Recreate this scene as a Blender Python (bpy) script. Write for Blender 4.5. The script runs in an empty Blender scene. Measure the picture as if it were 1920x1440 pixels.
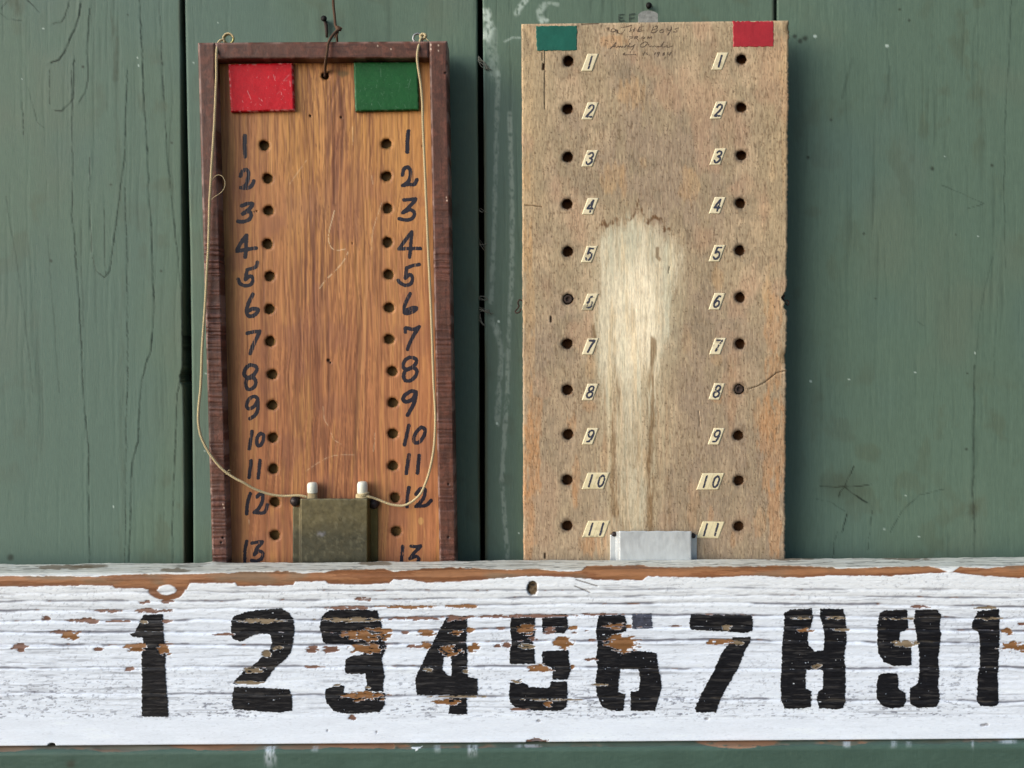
import bpy, bmesh, math
import numpy as np
from mathutils import Matrix, Vector

# ------------------------------------------------------------------ camera
scene = bpy.context.scene
COL = scene.collection
R = math.radians
DIST, CAMZ = 0.775, 1.50            # metres from the plank wall, eye height
FPX = 1550.0                        # focal length in pixels of a 1920 px wide picture
PITCH, ROLL = R(1.6), R(0.42)
CAM = np.array([0.0, -DIST, CAMZ])
FWD = np.array([0.0, math.cos(PITCH), -math.sin(PITCH)])
RT0 = np.array([1.0, 0.0, 0.0]); UP0 = np.array([0.0, math.sin(PITCH), math.cos(PITCH)])
RT = math.cos(ROLL) * RT0 - math.sin(ROLL) * UP0
UP = math.sin(ROLL) * RT0 + math.cos(ROLL) * UP0

cd = bpy.data.cameras.new('camera'); cam = bpy.data.objects.new('camera', cd); COL.objects.link(cam)
M4 = Matrix.Identity(4)
for i in range(3):
    M4[i][0] = RT[i]; M4[i][1] = UP[i]; M4[i][2] = -FWD[i]; M4[i][3] = CAM[i]
cam.matrix_world = M4
cd.sensor_fit = 'HORIZONTAL'; cd.sensor_width = 36.0; cd.lens = FPX / 1920 * 36.0
cd.clip_start = 0.01; cd.clip_end = 200
scene.camera = cam

# ------------------------------------------------------------------ sky, sun, exposure
SUN_EL, SUN_ROT = R(19), R(241)
world = bpy.data.worlds.new('World'); scene.world = world; world.use_nodes = True
wn = world.node_tree.nodes; wl = world.node_tree.links
bg = wn['Background']
sky = wn.new('ShaderNodeTexSky'); sky.sky_type = 'NISHITA'; sky.sun_disc = False
sky.sun_elevation = SUN_EL; sky.sun_rotation = SUN_ROT
sky.air_density = 1.0; sky.dust_density = 2.0; sky.ozone_density = 1.0
wl.new(sky.outputs[0], bg.inputs[0]); bg.inputs[1].default_value = 0.07

sd = bpy.data.lights.new('sun', 'SUN'); sun = bpy.data.objects.new('sun', sd); COL.objects.link(sun)
sd.energy = 1.5; sd.angle = R(55); sd.color = (0.87, 0.945, 1.0)
to_sun = Vector((math.sin(SUN_ROT) * math.cos(SUN_EL), math.cos(SUN_ROT) * math.cos(SUN_EL), math.sin(SUN_EL)))
sun.rotation_euler = to_sun.to_track_quat('Z', 'Y').to_euler(); sun.location = (-2, -2, 3)

vs = scene.view_settings
vs.view_transform = 'Standard'; vs.look = 'None'; vs.gamma = 1.0; vs.use_curve_mapping = False
vs.exposure = 1.23

# ------------------------------------------------------------------ helpers: picture <-> place
def at(px, py, Y):
    """point of the place at depth Y that the photograph shows at (px, py)"""
    px = np.asarray(px, float); py = np.asarray(py, float)
    d = FWD + (px[..., None] - 960) / FPX * RT + (720 - py[..., None]) / FPX * UP
    t = (np.asarray(Y, float) - CAM[1]) / d[..., 1]
    return CAM + d * t[..., None]
def pix(P):
    v = P - CAM; z = v @ FWD
    return 960 + FPX * (v @ RT) / z, 720 - FPX * (v @ UP) / z

def lin(r, g, b):
    c = np.array([r, g, b]) / 255.0
    return np.where(c <= 0.04045, c / 12.92, ((c + 0.055) / 1.055) ** 2.4)
def sstep(a, b, x):
    t = np.clip((x - a) / (b - a), 0, 1); return t * t * (3 - 2 * t)
def mix(c, d, m):
    return c + (np.asarray(d) - c) * np.asarray(m)[..., None]

_tabs = {}
def vnoise(x, y, seed=0):
    if seed not in _tabs: _tabs[seed] = np.random.default_rng(seed + 7).random((256, 256))
    T = _tabs[seed]
    xi = np.floor(x); yi = np.floor(y); fx = x - xi; fy = y - yi
    fx = fx * fx * (3 - 2 * fx); fy = fy * fy * (3 - 2 * fy)
    xi = xi.astype(np.int64) & 255; yi = yi.astype(np.int64) & 255
    x1 = (xi + 1) & 255; y1 = (yi + 1) & 255
    a = T[yi, xi]; b = T[yi, x1]; c = T[y1, xi]; d = T[y1, x1]
    return (a + (b - a) * fx) * (1 - fy) + (c + (d - c) * fx) * fy
def fbm(x, y, o=4, seed=0, g=0.5):
    s = 0; a = 1; n = 0
    for k in range(o):
        s = s + a * vnoise(x * 2 ** k + 17.3 * k, y * 2 ** k + 5.1 * k, seed + k); n += a; a *= g
    return s / n

def polydist(px, py, pts, rad, sg=None):
    """distance in px to a polyline, only computed near it (else large)"""
    pts = np.asarray(pts, float)
    d = np.full(px.shape, 1e6)
    sel = (px > pts[:, 0].min() - rad) & (px < pts[:, 0].max() + rad) & (py > pts[:, 1].min() - rad) & (py < pts[:, 1].max() + rad)
    if not sel.any(): return d
    X = px[sel]; Y = py[sel]; m = np.full(X.shape, 1e6); sgn = np.zeros(X.shape)
    for (ax, ay), (bx, by) in zip(pts[:-1], pts[1:]):
        vx, vy = bx - ax, by - ay; L = vx * vx + vy * vy + 1e-9
        t = np.clip(((X - ax) * vx + (Y - ay) * vy) / L, 0, 1)
        q = np.hypot(X - ax - t * vx, Y - ay - t * vy)
        if sg is not None: c = vx * (Y - ay) - vy * (X - ax); sgn = np.where(q < m, np.sign(c), sgn)
        m = np.minimum(m, q)
    d[sel] = m
    if sg is not None: sg[sel] = sgn
    return d
def inpoly(px, py, pts):
    r = np.zeros(px.shape, bool); n = len(pts)
    for i in range(n):
        x1, y1 = pts[i]; x2, y2 = pts[(i + 1) % n]
        c = ((y1 > py) != (y2 > py))
        if y1 != y2: r ^= c & (px < (x2 - x1) * (py - y1) / (y2 - y1) + x1)
    return r
def smooth(pts, n=6):
    P = np.asarray(pts, float)
    if len(P) < 3: return P
    Q = np.vstack([2 * P[0] - P[1], P, 2 * P[-1] - P[-2]]); out = []
    for i in range(1, len(Q) - 2):
        p0, p1, p2, p3 = Q[i - 1], Q[i], Q[i + 1], Q[i + 2]
        for k in range(n):
            t = k / n
            out.append(0.5 * (2 * p1 + (p2 - p0) * t + (2 * p0 - 5 * p1 + 4 * p2 - p3) * t * t + (3 * p1 - p0 - 3 * p2 + p3) * t ** 3))
    out.append(P[-1]); return np.array(out)

# ------------------------------------------------------------------ helpers: objects
def thing(name, loc, label, cat, group=None):
    o = bpy.data.objects.new(name, None); COL.objects.link(o); o.location = [float(v) for v in loc]
    o.empty_display_size = 0.02
    o['label'] = label; o['category'] = cat
    if group: o['group'] = group
    return o
def origin(o):
    v = np.zeros(3)
    while o is not None:
        v = v + np.array(o.location); o = o.parent
    return v
def mesh_obj(name, V, F, mat, parent, col=None, flat=None, smooth_sh=True):
    """V in world metres, F quads (n,4) array or list of polygons"""
    V = np.asarray(V, float); V = V - origin(parent)
    me = bpy.data.meshes.new(name)
    if isinstance(F, np.ndarray):
        n, k = F.shape
        me.vertices.add(len(V)); me.vertices.foreach_set('co', V.ravel().astype(np.float32))
        me.loops.add(n * k); me.loops.foreach_set('vertex_index', F.ravel().astype(np.int32))
        me.polygons.add(n); me.polygons.foreach_set('loop_start', np.arange(0, n * k, k, dtype=np.int32))
        me.update(calc_edges=True)
    else:
        me.from_pydata([tuple(v) for v in V], [], [tuple(f) for f in F]); n = len(F)
    sm = np.full(n, smooth_sh, bool)
    if flat is not None: sm &= ~flat
    me.polygons.foreach_set('use_smooth', sm)
    if col is not None:
        a = me.color_attributes.new('Col', 'FLOAT_COLOR', 'POINT')
        c = np.ones((len(V), 4), np.float32); c[:, :3] = np.clip(col, 0.002, 0.95); a.data.foreach_set('color', c.ravel())
    me.materials.append(mat); me.validate()
    o = bpy.data.objects.new(name, me); COL.objects.link(o); o.parent = parent
    return o
def grid_faces(ny, nx):
    i = np.arange(ny * nx).reshape(ny, nx)
    return np.stack([i[:-1, :-1], i[1:, :-1], i[1:, 1:], i[:-1, 1:]], -1).reshape(-1, 4)
def slab(name, P, col, back, mat, parent, flatmask=None, sidecol=None):
    """dense front sheet P (ny,nx,3) with side walls going back to depth `back`"""
    ny, nx, _ = P.shape
    Q = np.pad(P, ((1, 1), (1, 1), (0, 0)), mode='edge')
    C = np.pad(col, ((1, 1), (1, 1), (0, 0)), mode='edge')
    ring = np.ones((ny + 2, nx + 2), bool); ring[1:-1, 1:-1] = False
    Q[..., 1][ring] = back
    if sidecol is not None: C[ring] = sidecol
    F = grid_faces(ny + 2, nx + 2)
    fl = np.zeros((ny + 1, nx + 1), bool); fl[0] = fl[-1] = True; fl[:, 0] = fl[:, -1] = True
    if flatmask is not None: fl[1:-1, 1:-1] |= flatmask
    return mesh_obj(name, Q.reshape(-1, 3), F, mat, parent, C.reshape(-1, 3), fl.ravel())
def quadgrid(tl, tr, br, bl, cell):
    tl, tr, br, bl = [np.array(p, float) for p in (tl, tr, br, bl)]
    nx = max(3, int(round(np.linalg.norm(tr - tl) / cell)) + 1); ny = max(3, int(round(np.linalg.norm(bl - tl) / cell)) + 1)
    u = np.linspace(0, 1, nx)[None, :, None]; v = np.linspace(0, 1, ny)[:, None, None]
    G = (tl * (1 - u) + tr * u) * (1 - v) + (bl * (1 - u) + br * u) * v
    return G[..., 0], G[..., 1]
def patch(name, maskf, bbox, cell, Yf, mat, parent, colf=None):
    """thin layer of paint or ink: the cells of a fine sheet where maskf(px,py) holds, lying on depth Yf(px,py)"""
    x = np.arange(bbox[0], bbox[2] + cell, cell); y = np.arange(bbox[1], bbox[3] + cell, cell)
    PX, PY = np.meshgrid(x, y)
    m = maskf(PX, PY)
    fm = (m[:-1, :-1].astype(int) + m[1:, :-1] + m[1:, 1:] + m[:-1, 1:]) >= 3
    F = grid_faces(*PX.shape)[fm.ravel()]
    if not len(F): return None
    used = np.unique(F); re = np.full(PX.size, -1); re[used] = np.arange(len(used))
    PX = PX.ravel()[used]; PY = PY.ravel()[used]
    V = at(PX, PY, Yf(PX, PY))
    return mesh_obj(name, V, re[F], mat, parent, None if colf is None else colf(PX, PY))

def tube(V, F, pts, rad, n=8, cap=True):
    """append a tube along world points to lists V, F"""
    pts = np.asarray(pts, float); b0 = len(V); N = len(pts)
    rad = np.broadcast_to(np.asarray(rad, float), (N,))
    T = np.gradient(pts, axis=0); T /= np.linalg.norm(T, axis=1)[:, None] + 1e-12
    ref = np.array([0, 1.0, 0]) if abs(T[0][1]) < 0.9 else np.array([1.0, 0, 0])
    A = np.cross(T[0], ref); A /= np.linalg.norm(A)
    for i in range(N):
        A = A - T[i] * (A @ T[i]); A /= np.linalg.norm(A) + 1e-12
        B = np.cross(T[i], A)
        for k in range(n):
            a = 2 * math.pi * k / n
            V.append(pts[i] + rad[i] * (math.cos(a) * A + math.sin(a) * B))
    for i in range(N - 1):
        for k in range(n):
            k2 = (k + 1) % n
            F.append((b0 + i * n + k, b0 + i * n + k2, b0 + (i + 1) * n + k2, b0 + (i + 1) * n + k))
    if cap:
        F.append(tuple(b0 + k for k in range(n))[::-1]); F.append(tuple(b0 + (N - 1) * n + k for k in range(n)))
def resample(pts, step):
    pts = np.asarray(pts, float); s = np.r_[0, np.cumsum(np.linalg.norm(np.diff(pts, axis=0), axis=1))]
    q = np.linspace(0, s[-1], max(4, int(s[-1] / step)))
    return np.stack([np.interp(q, s, pts[:, k]) for k in range(3)], 1)
def rope(V, F, pts, rad, pitch):
    """three strands laid round each other"""
    pts = resample(pts, pitch / 9); N = len(pts)
    T = np.gradient(pts, axis=0); T /= np.linalg.norm(T, axis=1)[:, None]
    A = np.cross(T[0], [0, 1.0, 0]); A /= np.linalg.norm(A)
    AA = []; 
    for i in range(N):
        A = A - T[i] * (A @ T[i]); A /= np.linalg.norm(A); AA.append(A)
    AA = np.array(AA); BB = np.cross(T, AA)
    s = np.r_[0, np.cumsum(np.linalg.norm(np.diff(pts, axis=0), axis=1))]
    for k in range(3):
        ph = 2 * math.pi * (s / pitch + k / 3)
        c = pts + 0.5 * rad * (np.cos(ph)[:, None] * AA + np.sin(ph)[:, None] * BB)
        tube(V, F, c, 0.56 * rad, 6)
def lathe(V, F, c, axis, prof, n=20):
    """prof: (radius, offset along axis) pairs"""
    axis = np.asarray(axis, float); axis /= np.linalg.norm(axis)
    ref = np.array([0, 0, 1.0]) if abs(axis[2]) < 0.9 else np.array([1.0, 0, 0])
    A = np.cross(axis, ref); A /= np.linalg.norm(A); B = np.cross(axis, A); b0 = len(V)
    for r, h in prof:
        for k in range(n):
            a = 2 * math.pi * k / n; V.append(np.asarray(c) + axis * h + r * (math.cos(a) * A + math.sin(a) * B))
    for i in range(len(prof) - 1):
        for k in range(n):
            k2 = (k + 1) % n
            F.append((b0 + i * n + k, b0 + i * n + k2, b0 + (i + 1) * n + k2, b0 + (i + 1) * n + k))
    F.append(tuple(b0 + k for k in range(n))[::-1]); F.append(tuple(b0 + (len(prof) - 1) * n + k for k in range(n)))

# ------------------------------------------------------------------ materials
def material(name, rough=0.6, base=None, metal=0.0, spec=0.4, grain=None, bump=0.15, amount=0.25, rvar=0.12, coat=0.0):
    """base None: colour of the mesh's own wear map ('Col'); grain = (scale x, y, z) of the fine noise"""
    m = bpy.data.materials.new(name); m.use_nodes = True; nt = m.node_tree; N = nt.nodes; L = nt.links
    b = N['Principled BSDF']; b.inputs['Metallic'].default_value = metal
    b.inputs['Specular IOR Level'].default_value = spec; b.inputs['Coat Weight'].default_value = coat
    b.inputs['Coat Roughness'].default_value = 0.25
    tc = N.new('ShaderNodeTexCoord'); mp = N.new('ShaderNodeMapping'); L.new(tc.outputs['Object'], mp.inputs[0])
    mp.inputs['Scale'].default_value = grain or (400, 400, 400)
    nz = N.new('ShaderNodeTexNoise'); nz.inputs['Scale'].default_value = 1.0; nz.inputs['Detail'].default_value = 5; nz.inputs['Roughness'].default_value = 0.65
    L.new(mp.outputs[0], nz.inputs['Vector'])
    if base is None:
        src = N.new('ShaderNodeAttribute'); src.attribute_name = 'Col'; cs = src.outputs['Color']
    else:
        src = N.new('ShaderNodeRGB'); src.outputs[0].default_value = (*base, 1); cs = src.outputs[0]
    mr = N.new('ShaderNodeMapRange'); mr.inputs['From Min'].default_value = 0.3; mr.inputs['From Max'].default_value = 0.7
    mr.inputs['To Min'].default_value = 1 - amount; mr.inputs['To Max'].default_value = 1 + amount
    L.new(nz.outputs['Fac'], mr.inputs['Value'])
    vm = N.new('ShaderNodeVectorMath'); vm.operation = 'SCALE'; L.new(cs, vm.inputs[0]); L.new(mr.outputs[0], vm.inputs['Scale'])
    L.new(vm.outputs[0], b.inputs['Base Color'])
    rr = N.new('ShaderNodeMapRange'); rr.inputs['From Min'].default_value = 0.3; rr.inputs['From Max'].default_value = 0.7
    rr.inputs['To Min'].default_value = rough - rvar; rr.inputs['To Max'].default_value = min(1, rough + rvar)
    L.new(nz.outputs['Fac'], rr.inputs['Value']); L.new(rr.outputs[0], b.inputs['Roughness'])
    bp = N.new('ShaderNodeBump'); bp.inputs['Strength'].default_value = bump; bp.inputs['Distance'].default_value = 0.0006
    L.new(nz.outputs['Fac'], bp.inputs['Height']); L.new(bp.outputs[0], b.inputs['Normal'])
    return m
M_green = material('green_wall_paint', 0.6, spec=0.22, grain=(1100, 700, 90), bump=0.30, amount=0.09)
M_white = material('flaking_white_paint', 0.6, spec=0.3, grain=(250, 900, 900), bump=0.25, amount=0.05)
M_black = material('black_stencil_paint', 0.55, spec=0.22, grain=(250, 900, 900), bump=0.35, amount=0.35)
M_ply = material('weathered_plywood', 0.85, spec=0.1, grain=(950, 900, 120), bump=0.35, amount=0.26)
M_oak = material('varnished_oak', 0.5, spec=0.2, grain=(900, 900, 18), bump=0.2, amount=0.15)
M_rail = material('dark_stained_wood', 0.5, spec=0.3, grain=(900, 900, 500), bump=0.25, amount=0.25)
M_ink = material('blue_black_marker', 0.5, base=lin(34, 31, 42), spec=0.3, grain=(900, 600, 300), bump=0.1, amount=0.35)
M_pencil = material('pencil', 0.6, base=lin(94, 78, 64), spec=0.3, grain=(1500, 600, 900), bump=0.0, amount=0.4)
M_pencilg = material('pencil_on_paint', 0.6, base=lin(55, 66, 60), spec=0.3, grain=(1500, 600, 900), bump=0.0, amount=0.3)
M_red = material('scuffed_red_paint', 0.5, spec=0.22, grain=(700, 700, 700), bump=0.25, amount=0.10)
M_joint = material('sticker_joint', 0.7, base=lin(186, 172, 138), spec=0.2)
M_tab = material('weathered_tab', 0.75, base=lin(138, 140, 136), metal=0.2, spec=0.3, grain=(260, 260, 260), bump=0.4, amount=0.35)
M_patch = material('flat_painted_patch', 0.6, spec=0.3, grain=(700, 700, 700), bump=0.1, amount=0.08)
M_cream = material("cream_sticker", 0.55, spec=0.35, grain=(500, 500, 500), bump=0.05, amount=0.07)
M_digit = material('sticker_print', 0.5, base=lin(58, 60, 74), spec=0.3, grain=(1200, 600, 900), bump=0.0, amount=0.3)
M_brass = material('tarnished_tin', 0.5, metal=0.5, spec=0.4, grain=(300, 300, 300), bump=0.12, amount=0.16)
M_zinc = material('dull_zinc', 0.5, base=lin(192, 196, 198), metal=0.3, spec=0.5, grain=(250, 250, 90), bump=0.08, amount=0.10)
M_screw = material('dark_screw', 0.45, base=lin(58, 50, 50), metal=0.6, spec=0.5, grain=(900, 900, 900), bump=0.2, amount=0.3)
M_rust = material('rusty_iron', 0.8, base=lin(62, 50, 44), metal=0.2, spec=0.3, grain=(900, 900, 900), bump=0.5, amount=0.4)
M_nail = material('black_iron', 0.7, base=lin(22, 20, 18), metal=0.3, spec=0.3, grain=(900, 900, 900), bump=0.3, amount=0.3)
M_gold = material('brass_wire', 0.4, base=lin(168, 158, 96), metal=0.6, spec=0.5, grain=(900, 900, 900), bump=0.2, amount=0.25)
M_steel = material('steel_wire', 0.4, base=lin(150, 150, 148), metal=0.7, spec=0.5, grain=(900, 900, 900), bump=0.2, amount=0.25)
M_cord = material('twisted_cotton_cord', 0.9, base=lin(192, 174, 136), spec=0.15, grain=(1500, 1500, 1500), bump=0.3, amount=0.2)
M_string = material('brown_string', 0.9, base=lin(92, 70, 56), spec=0.15, grain=(1500, 1500, 1500), bump=0.4, amount=0.3)
M_dowel = material('grubby_dowel', 0.7, base=lin(150, 132, 98), spec=0.3, grain=(900, 900, 200), bump=0.2, amount=0.25)
M_tip = material('white_dipped_tip', 0.45, base=lin(226, 224, 208), spec=0.4, grain=(600, 600, 600), bump=0.2, amount=0.08)
M_dark = material('dark_boards_behind', 0.9, base=lin(30, 28, 24), spec=0.1, grain=(60, 60, 60), bump=0.1, amount=0.3)
M_web = material('dusty_web', 0.9, base=lin(120, 118, 108), spec=0.1, grain=(900, 900, 900), bump=0.0, amount=0.2)

# ------------------------------------------------------------------ the plank wall
G_TOP = lin(92, 112, 97)
Z = 0.7366
def zl(pts, s=Z, ox=0, oy=0): return [(ox + x * s, oy + y * s) for x, y in pts]
CRACKS_A = [  # lifted paint edges: (points, width px, step mm, darkness)
    (zl([(700, 0), (680, 80), (650, 160), (610, 225), (535, 240)], .1875), 2.0, .35, .55),
    (zl([(805, 40), (790, 150), (750, 290), (690, 400), (650, 520), (590, 600), (520, 628)], .1875), 2.8, .55, .75),
    (zl([(900, 90), (885, 300), (875, 600), (885, 760), (860, 900), (790, 1020)], .1875), 2.0, .35, .6),
    (zl([(745, 600), (738, 800), (733, 990), (680, 1050), (610, 1115), (560, 1110)], .1875), 2.4, .5, .7),
    (zl([(500, 700), (498, 1040)], .1875), 1.4, .2, .6),
    (zl([(225, 1020), (232, 1200), (240, 1340)], .1875), 1.4, .2, .6),
    (zl([(280, 870), (330, 1060), (370, 1220), (430, 1275)], .1875), 1.4, .15, .35),
    (zl([(275, 0), (330, 50), (400, 125)], .1875), 1.6, .3, .8),
    (zl([(0, 130), (80, 190), (230, 205)], .1875), 1.5, .2, .5),
    (zl([(80, 0), (10, 90)], .1875), 1.5, .2, .6),
    (zl([(182, 180), (185, 400), (182, 550), (190, 600), (205, 830), (212, 1000), (225, 1150), (228, 1440)]), 1.8, .3, .65),
    (zl([(325, 180), (318, 400), (305, 500), (290, 600), (280, 690), (265, 708), (245, 690), (235, 650), (228, 520), (228, 400)]), 1.8, .4, .6),
    (zl([(265, 500), (268, 700)]), 1.2, .2, .5),
    (zl([(355, 0), (370, 300), (375, 400), (385, 600), (393, 780), (385, 890), (360, 970), (352, 1120), (335, 1180), (328, 1440)]), 2.0, .45, .65),
    (zl([(405, 0), (425, 380), (445, 580), (463, 750), (465, 930), (452, 1000), (440, 1250), (438, 1440)]), 1.6, .3, .6),
    (zl([(320, 480), (325, 900), (320, 1180), (318, 1440)]), 1.6, .2, .6),
    (zl([(15, 500), (45, 680), (75, 900), (85, 1000)]), 2.2, .1, .25),
    (zl([(120, 600), (140, 850), (150, 1000)]), 2.2, .1, .25),
    (zl([(240, 650), (246, 820)]), 3.5, .1, .2),
    (zl([(205, 560), (212, 830)]), 3.5, .1, .25),
]
def dl(pts): return zl(pts, Z, 1440, 0)
CRACKS_D = [
    (dl([(195, 1240), (205, 1215), (218, 1186)]), 2.2, .3, .95), (dl([(195, 1240), (225, 1238), (262, 1232)]), 2.0, .3, .95),
    (dl([(195, 1240), (165, 1240), (132, 1238)]), 2.4, .3, .9), (dl([(195, 1240), (215, 1255), (252, 1278)]), 2.6, .3, .95),
    (dl([(195, 1240), (186, 1250), (180, 1263)]), 1.8, .3, .8), (dl([(202, 1310), (196, 1330), (188, 1357)]), 1.8, .3, .9),
    (dl([(175, 1355), (168, 1380), (166, 1420)]), 1.4, .2, .6), (dl([(265, 1290), (260, 1350), (255, 1400)]), 1.4, .2, .5),
    (dl([(450, 1245), (385, 1260), (345, 1298), (310, 1355)]), 1.6, .2, .45), (dl([(120, 1270), (160, 1278), (195, 1300)]), 1.3, .2, .35),
    (dl([(620, 0), (606, 280), (600, 480), (604, 680)]), 2.0, .15, .4),
    (dl([(525, 930), (523, 1100), (522, 1250), (526, 1440)]), 3.2, .2, .45),
    (dl([(575, 640), (545, 760), (525, 940)]), 2.0, .1, .2), (dl([(590, 690), (575, 900), (572, 1120)]), 2.0, .1, .2),
    (dl([(440, 470), (500, 495), (550, 520), (505, 532)]), 1.2, .1, .4), (dl([(215, 150), (190, 250)]), 5, .05, .22),
    (dl([(310, 170), (300, 260)]), 5, .05, .15), (dl([(382, 818), (398, 830)]), 1.5, .1, .4),
]
SPLASH_C = [  # (points, width, strength) pale drips down the third plank
    ([(934, 136), (930, 294), (927, 412), (923, 514), (921, 566)], 5, .35), ([(930, 610), (941, 661), (936, 735), (932, 794)], 6, .38),
    ([(922, 600), (934, 622)], 8, .25), ([(956, 213), (960, 382), (960, 514), (954, 625), (951, 735), (945, 830), (941, 897), (946, 970), (952, 1044)], 5, .42),
    ([(912, 22), (918, 50), (914, 70)], 9, .75), ([(920, 60), (926, 140)], 12, .22), ([(985, 2), (972, 18), (968, 26)], 6, .6),
    ([(1022, 8), (1012, 22), (1018, 40)], 7, .45), ([(1030, 6), (1046, 8)], 4, .35), ([(1014, 40), (1026, 38)], 4, .6), ([(946, 78), (960, 71), (975, 71)], 2.5, .4),
]
DOTS = [(81, 53, 2), (258, 108, 2), (260, 123, 2), (507, 33, 2), (409, 43, 1.5), (363, 118, 2), (1528, 68, 4), (1663, 86, 4), (1772, 293, 1.5), (1520, 715, 2.5),
        (1592, 711, 2), (1716, 698, 2), (1698, 929, 2), (1658, 992, 2), (386, 700, 2), (384, 846, 2), (213, 950, 2), (1834, 443, 2), (932, 794, 2.5), (935, 603, 3), (1828, 662, 2), (1723, 1006, 2), (41, 148, 1.5), (973, 1000, 2)]
DARKD = [(1705, 38, 3), (1792, 440, 3.5), (1812, 842, 3.5), (1620, 438, 2.5), (1641, 560, 3), (1860, 310, 4), (1687, 18, 3), (1515, 295, 4), (1748, 316, 6), (1558, 225, 4),
         (208, 346, 3), (302, 508, 4), (322, 268, 3), (20, 1045, 9), (96, 489, 4), (240, 28, 2.5), (156, 125, 4), (1490, 68, 6), (1510, 72, 7), (1500, 77, 6), (1215, 8, 6), (1222, 12, 5), (1814, 700, 3)]

def plank(name, xs, yl, yr, cracks, seed, parent, xoff=0.0, yaw=0.0):
    """yl / yr: px x of left and right edge at rows y; xs: relative columns 0..1"""
    ys = np.concatenate([np.arange(-430, -40, 26), np.arange(-30, 1130, 2.2), np.arange(1140, 1480, 26)])
    L = np.interp(ys, [p[1] for p in yl], [p[0] for p in yl]); Rr = np.interp(ys, [p[1] for p in yr], [p[0] for p in yr])
    if seed == 11:   # chipped corner where the paint broke off
        Rr = Rr - 4 * sstep(690, 698, ys) * (1 - sstep(712, 728, ys)) * (0.6 + 0.8 * vnoise(ys / 4, ys * 0, 3))
    PX = L[:, None] + (Rr - L)[:, None] * xs[None, :]; PY = np.broadcast_to(ys[:, None], PX.shape).copy()
    edge = np.minimum(PX - L[:, None], Rr[:, None] - PX)
    h = np.zeros(PX.shape); col = np.broadcast_to(G_TOP, PX.shape + (3,)).copy()
    n1 = fbm(PX / 260, PY / 420, 4, seed); n2 = fbm(PX / 26, PY / 300, 4, seed + 20); n3 = fbm(PX / 7, PY / 9, 3, seed + 30)
    col *= (0.94 + 0.12 * n1 + 0.09 * (n2 - .5) + 0.10 * (n3 - .5))[..., None]
    col = mix(col, lin(102, 112, 96), 0.4 * sstep(.50, .8, fbm(PX / 120, PY / 160, 4, seed + 40)))
    col = mix(col, lin(86, 96, 78), .45 * sstep(.56, .74, fbm(PX / 34, PY / 50, 4, seed + 45)) * sstep(.4, .65, fbm(PX / 150, PY / 200, 2, seed + 46)))
    col = mix(col, lin(86, 108, 102), 0.4 * sstep(.45, .75, fbm(PX / 200, PY / 300, 3, seed + 50)))
    h += 0.00016 * (n2 - .5) + 0.00008 * (n3 - .5)
    grain = fbm(PX / 5 + 3 * fbm(PX / 60, PY / 200, 2, seed + 5), PY / 190, 3, seed + 60)
    col *= (1 - 0.22 * sstep(.60, .80, grain) * sstep(.4, .7, fbm(PX / 90, PY / 240, 3, seed + 61)))[..., None]
    h -= 0.00012 * sstep(.58, .75, grain)
    wob = 2.2 * (fbm(PX / 9, PY / 9, 3, seed + 70) - .5)
    PXw = PX + 4 * (fbm(PX / 30, PY / 40, 3, seed + 81) - .5) + 2.2 * (fbm(PX / 7, PY / 6, 3, seed + 82) - .5); PYw = PY + 3 * (fbm(PX / 20, PY / 20, 2, seed + 83) - .5)
    for pts, w, step, dark in cracks:
        P = np.array(pts); sg = np.zeros(PX.shape); d = polydist(PXw, PYw, P, 40, sg); w = w * .82
        if d.min() > 30: continue
        dd = np.maximum(0, d + wob * .55); fade = 0.45 + 0.55 * sstep(.3, .6, fbm(PX / 14, PY / 22, 2, seed + 71))
        col = mix(col, lin(34, 44, 38), min(1, dark * 1.25) * fade * (1 - sstep(w * .25, w * 1.0, dd)))
        h -= step * 0.0005 * (1 - sstep(0.2, w * .9, dd))
        h += step * 0.0007 * np.exp(-np.minimum(d, 60) / 7) * (sg > 0) * (d < 38) * fade
    # rain streaks of grime
    if seed == 11:
        for pts, w, st in [(zl([(290, 0), (295, 200)]), 8, .45), (zl([(283, -10), (290, 120)]), 4, .45), (zl([(290, 0), (303, 420), (312, 800), (310, 1440)]), 7, .22), (zl([(30, -20), (45, 20)]), 16, .5)]:
            d = polydist(PX, PY, pts, 30); col = mix(col, lin(62, 66, 50), st * (1 - sstep(w * .2, w * 1.2, d + 2 * wob)) * (.2 + 1.3 * n3) * sstep(.3, .6, fbm(PX / 8, PY / 60, 3, seed + 84)))
    if seed == 13:
        for pts, w, st in SPLASH_C:
            d = polydist(PX, PY, pts, 40) + 3.2 * wob * min(1, w / 8); k = fbm(PX / 5, PY / 7, 4, 99)
            col = mix(col, lin(176, 190, 180), np.clip(st * 1.35, 0, 1) * (1 - sstep(w * .3, w * 1.3, d)) * sstep(.20, .58, k))
        col = mix(col, lin(70, 88, 86), .45 * sstep(110, 190, PY) * (1 - sstep(960, 985, PX)))  # bluish shadow of the framed board, painted into the plank colour
    if seed == 14:
        d = np.hypot((PX - 1585) / 1.5, PY - 912); col = mix(col, lin(70, 74, 58), .4 * (1 - sstep(10, 45, d + 4 * wob)))
        d = np.hypot(PX - 1825, (PY - 955) * .7); col = mix(col, lin(66, 62, 48), .35 * (1 - sstep(4, 16, d + 4 * wob)))
    for x, y, r in DOTS:
        d = np.hypot(PX - x, PY - y); col = mix(col, lin(190, 205, 196), .8 * (1 - sstep(r * .5, r, d)))
    for x, y, r in DARKD:
        d = np.hypot(PX - x, PY - y) + wob * 1.5; col = mix(col, lin(42, 44, 36), .75 * (1 - sstep(r * .3, r, d)))
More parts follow.
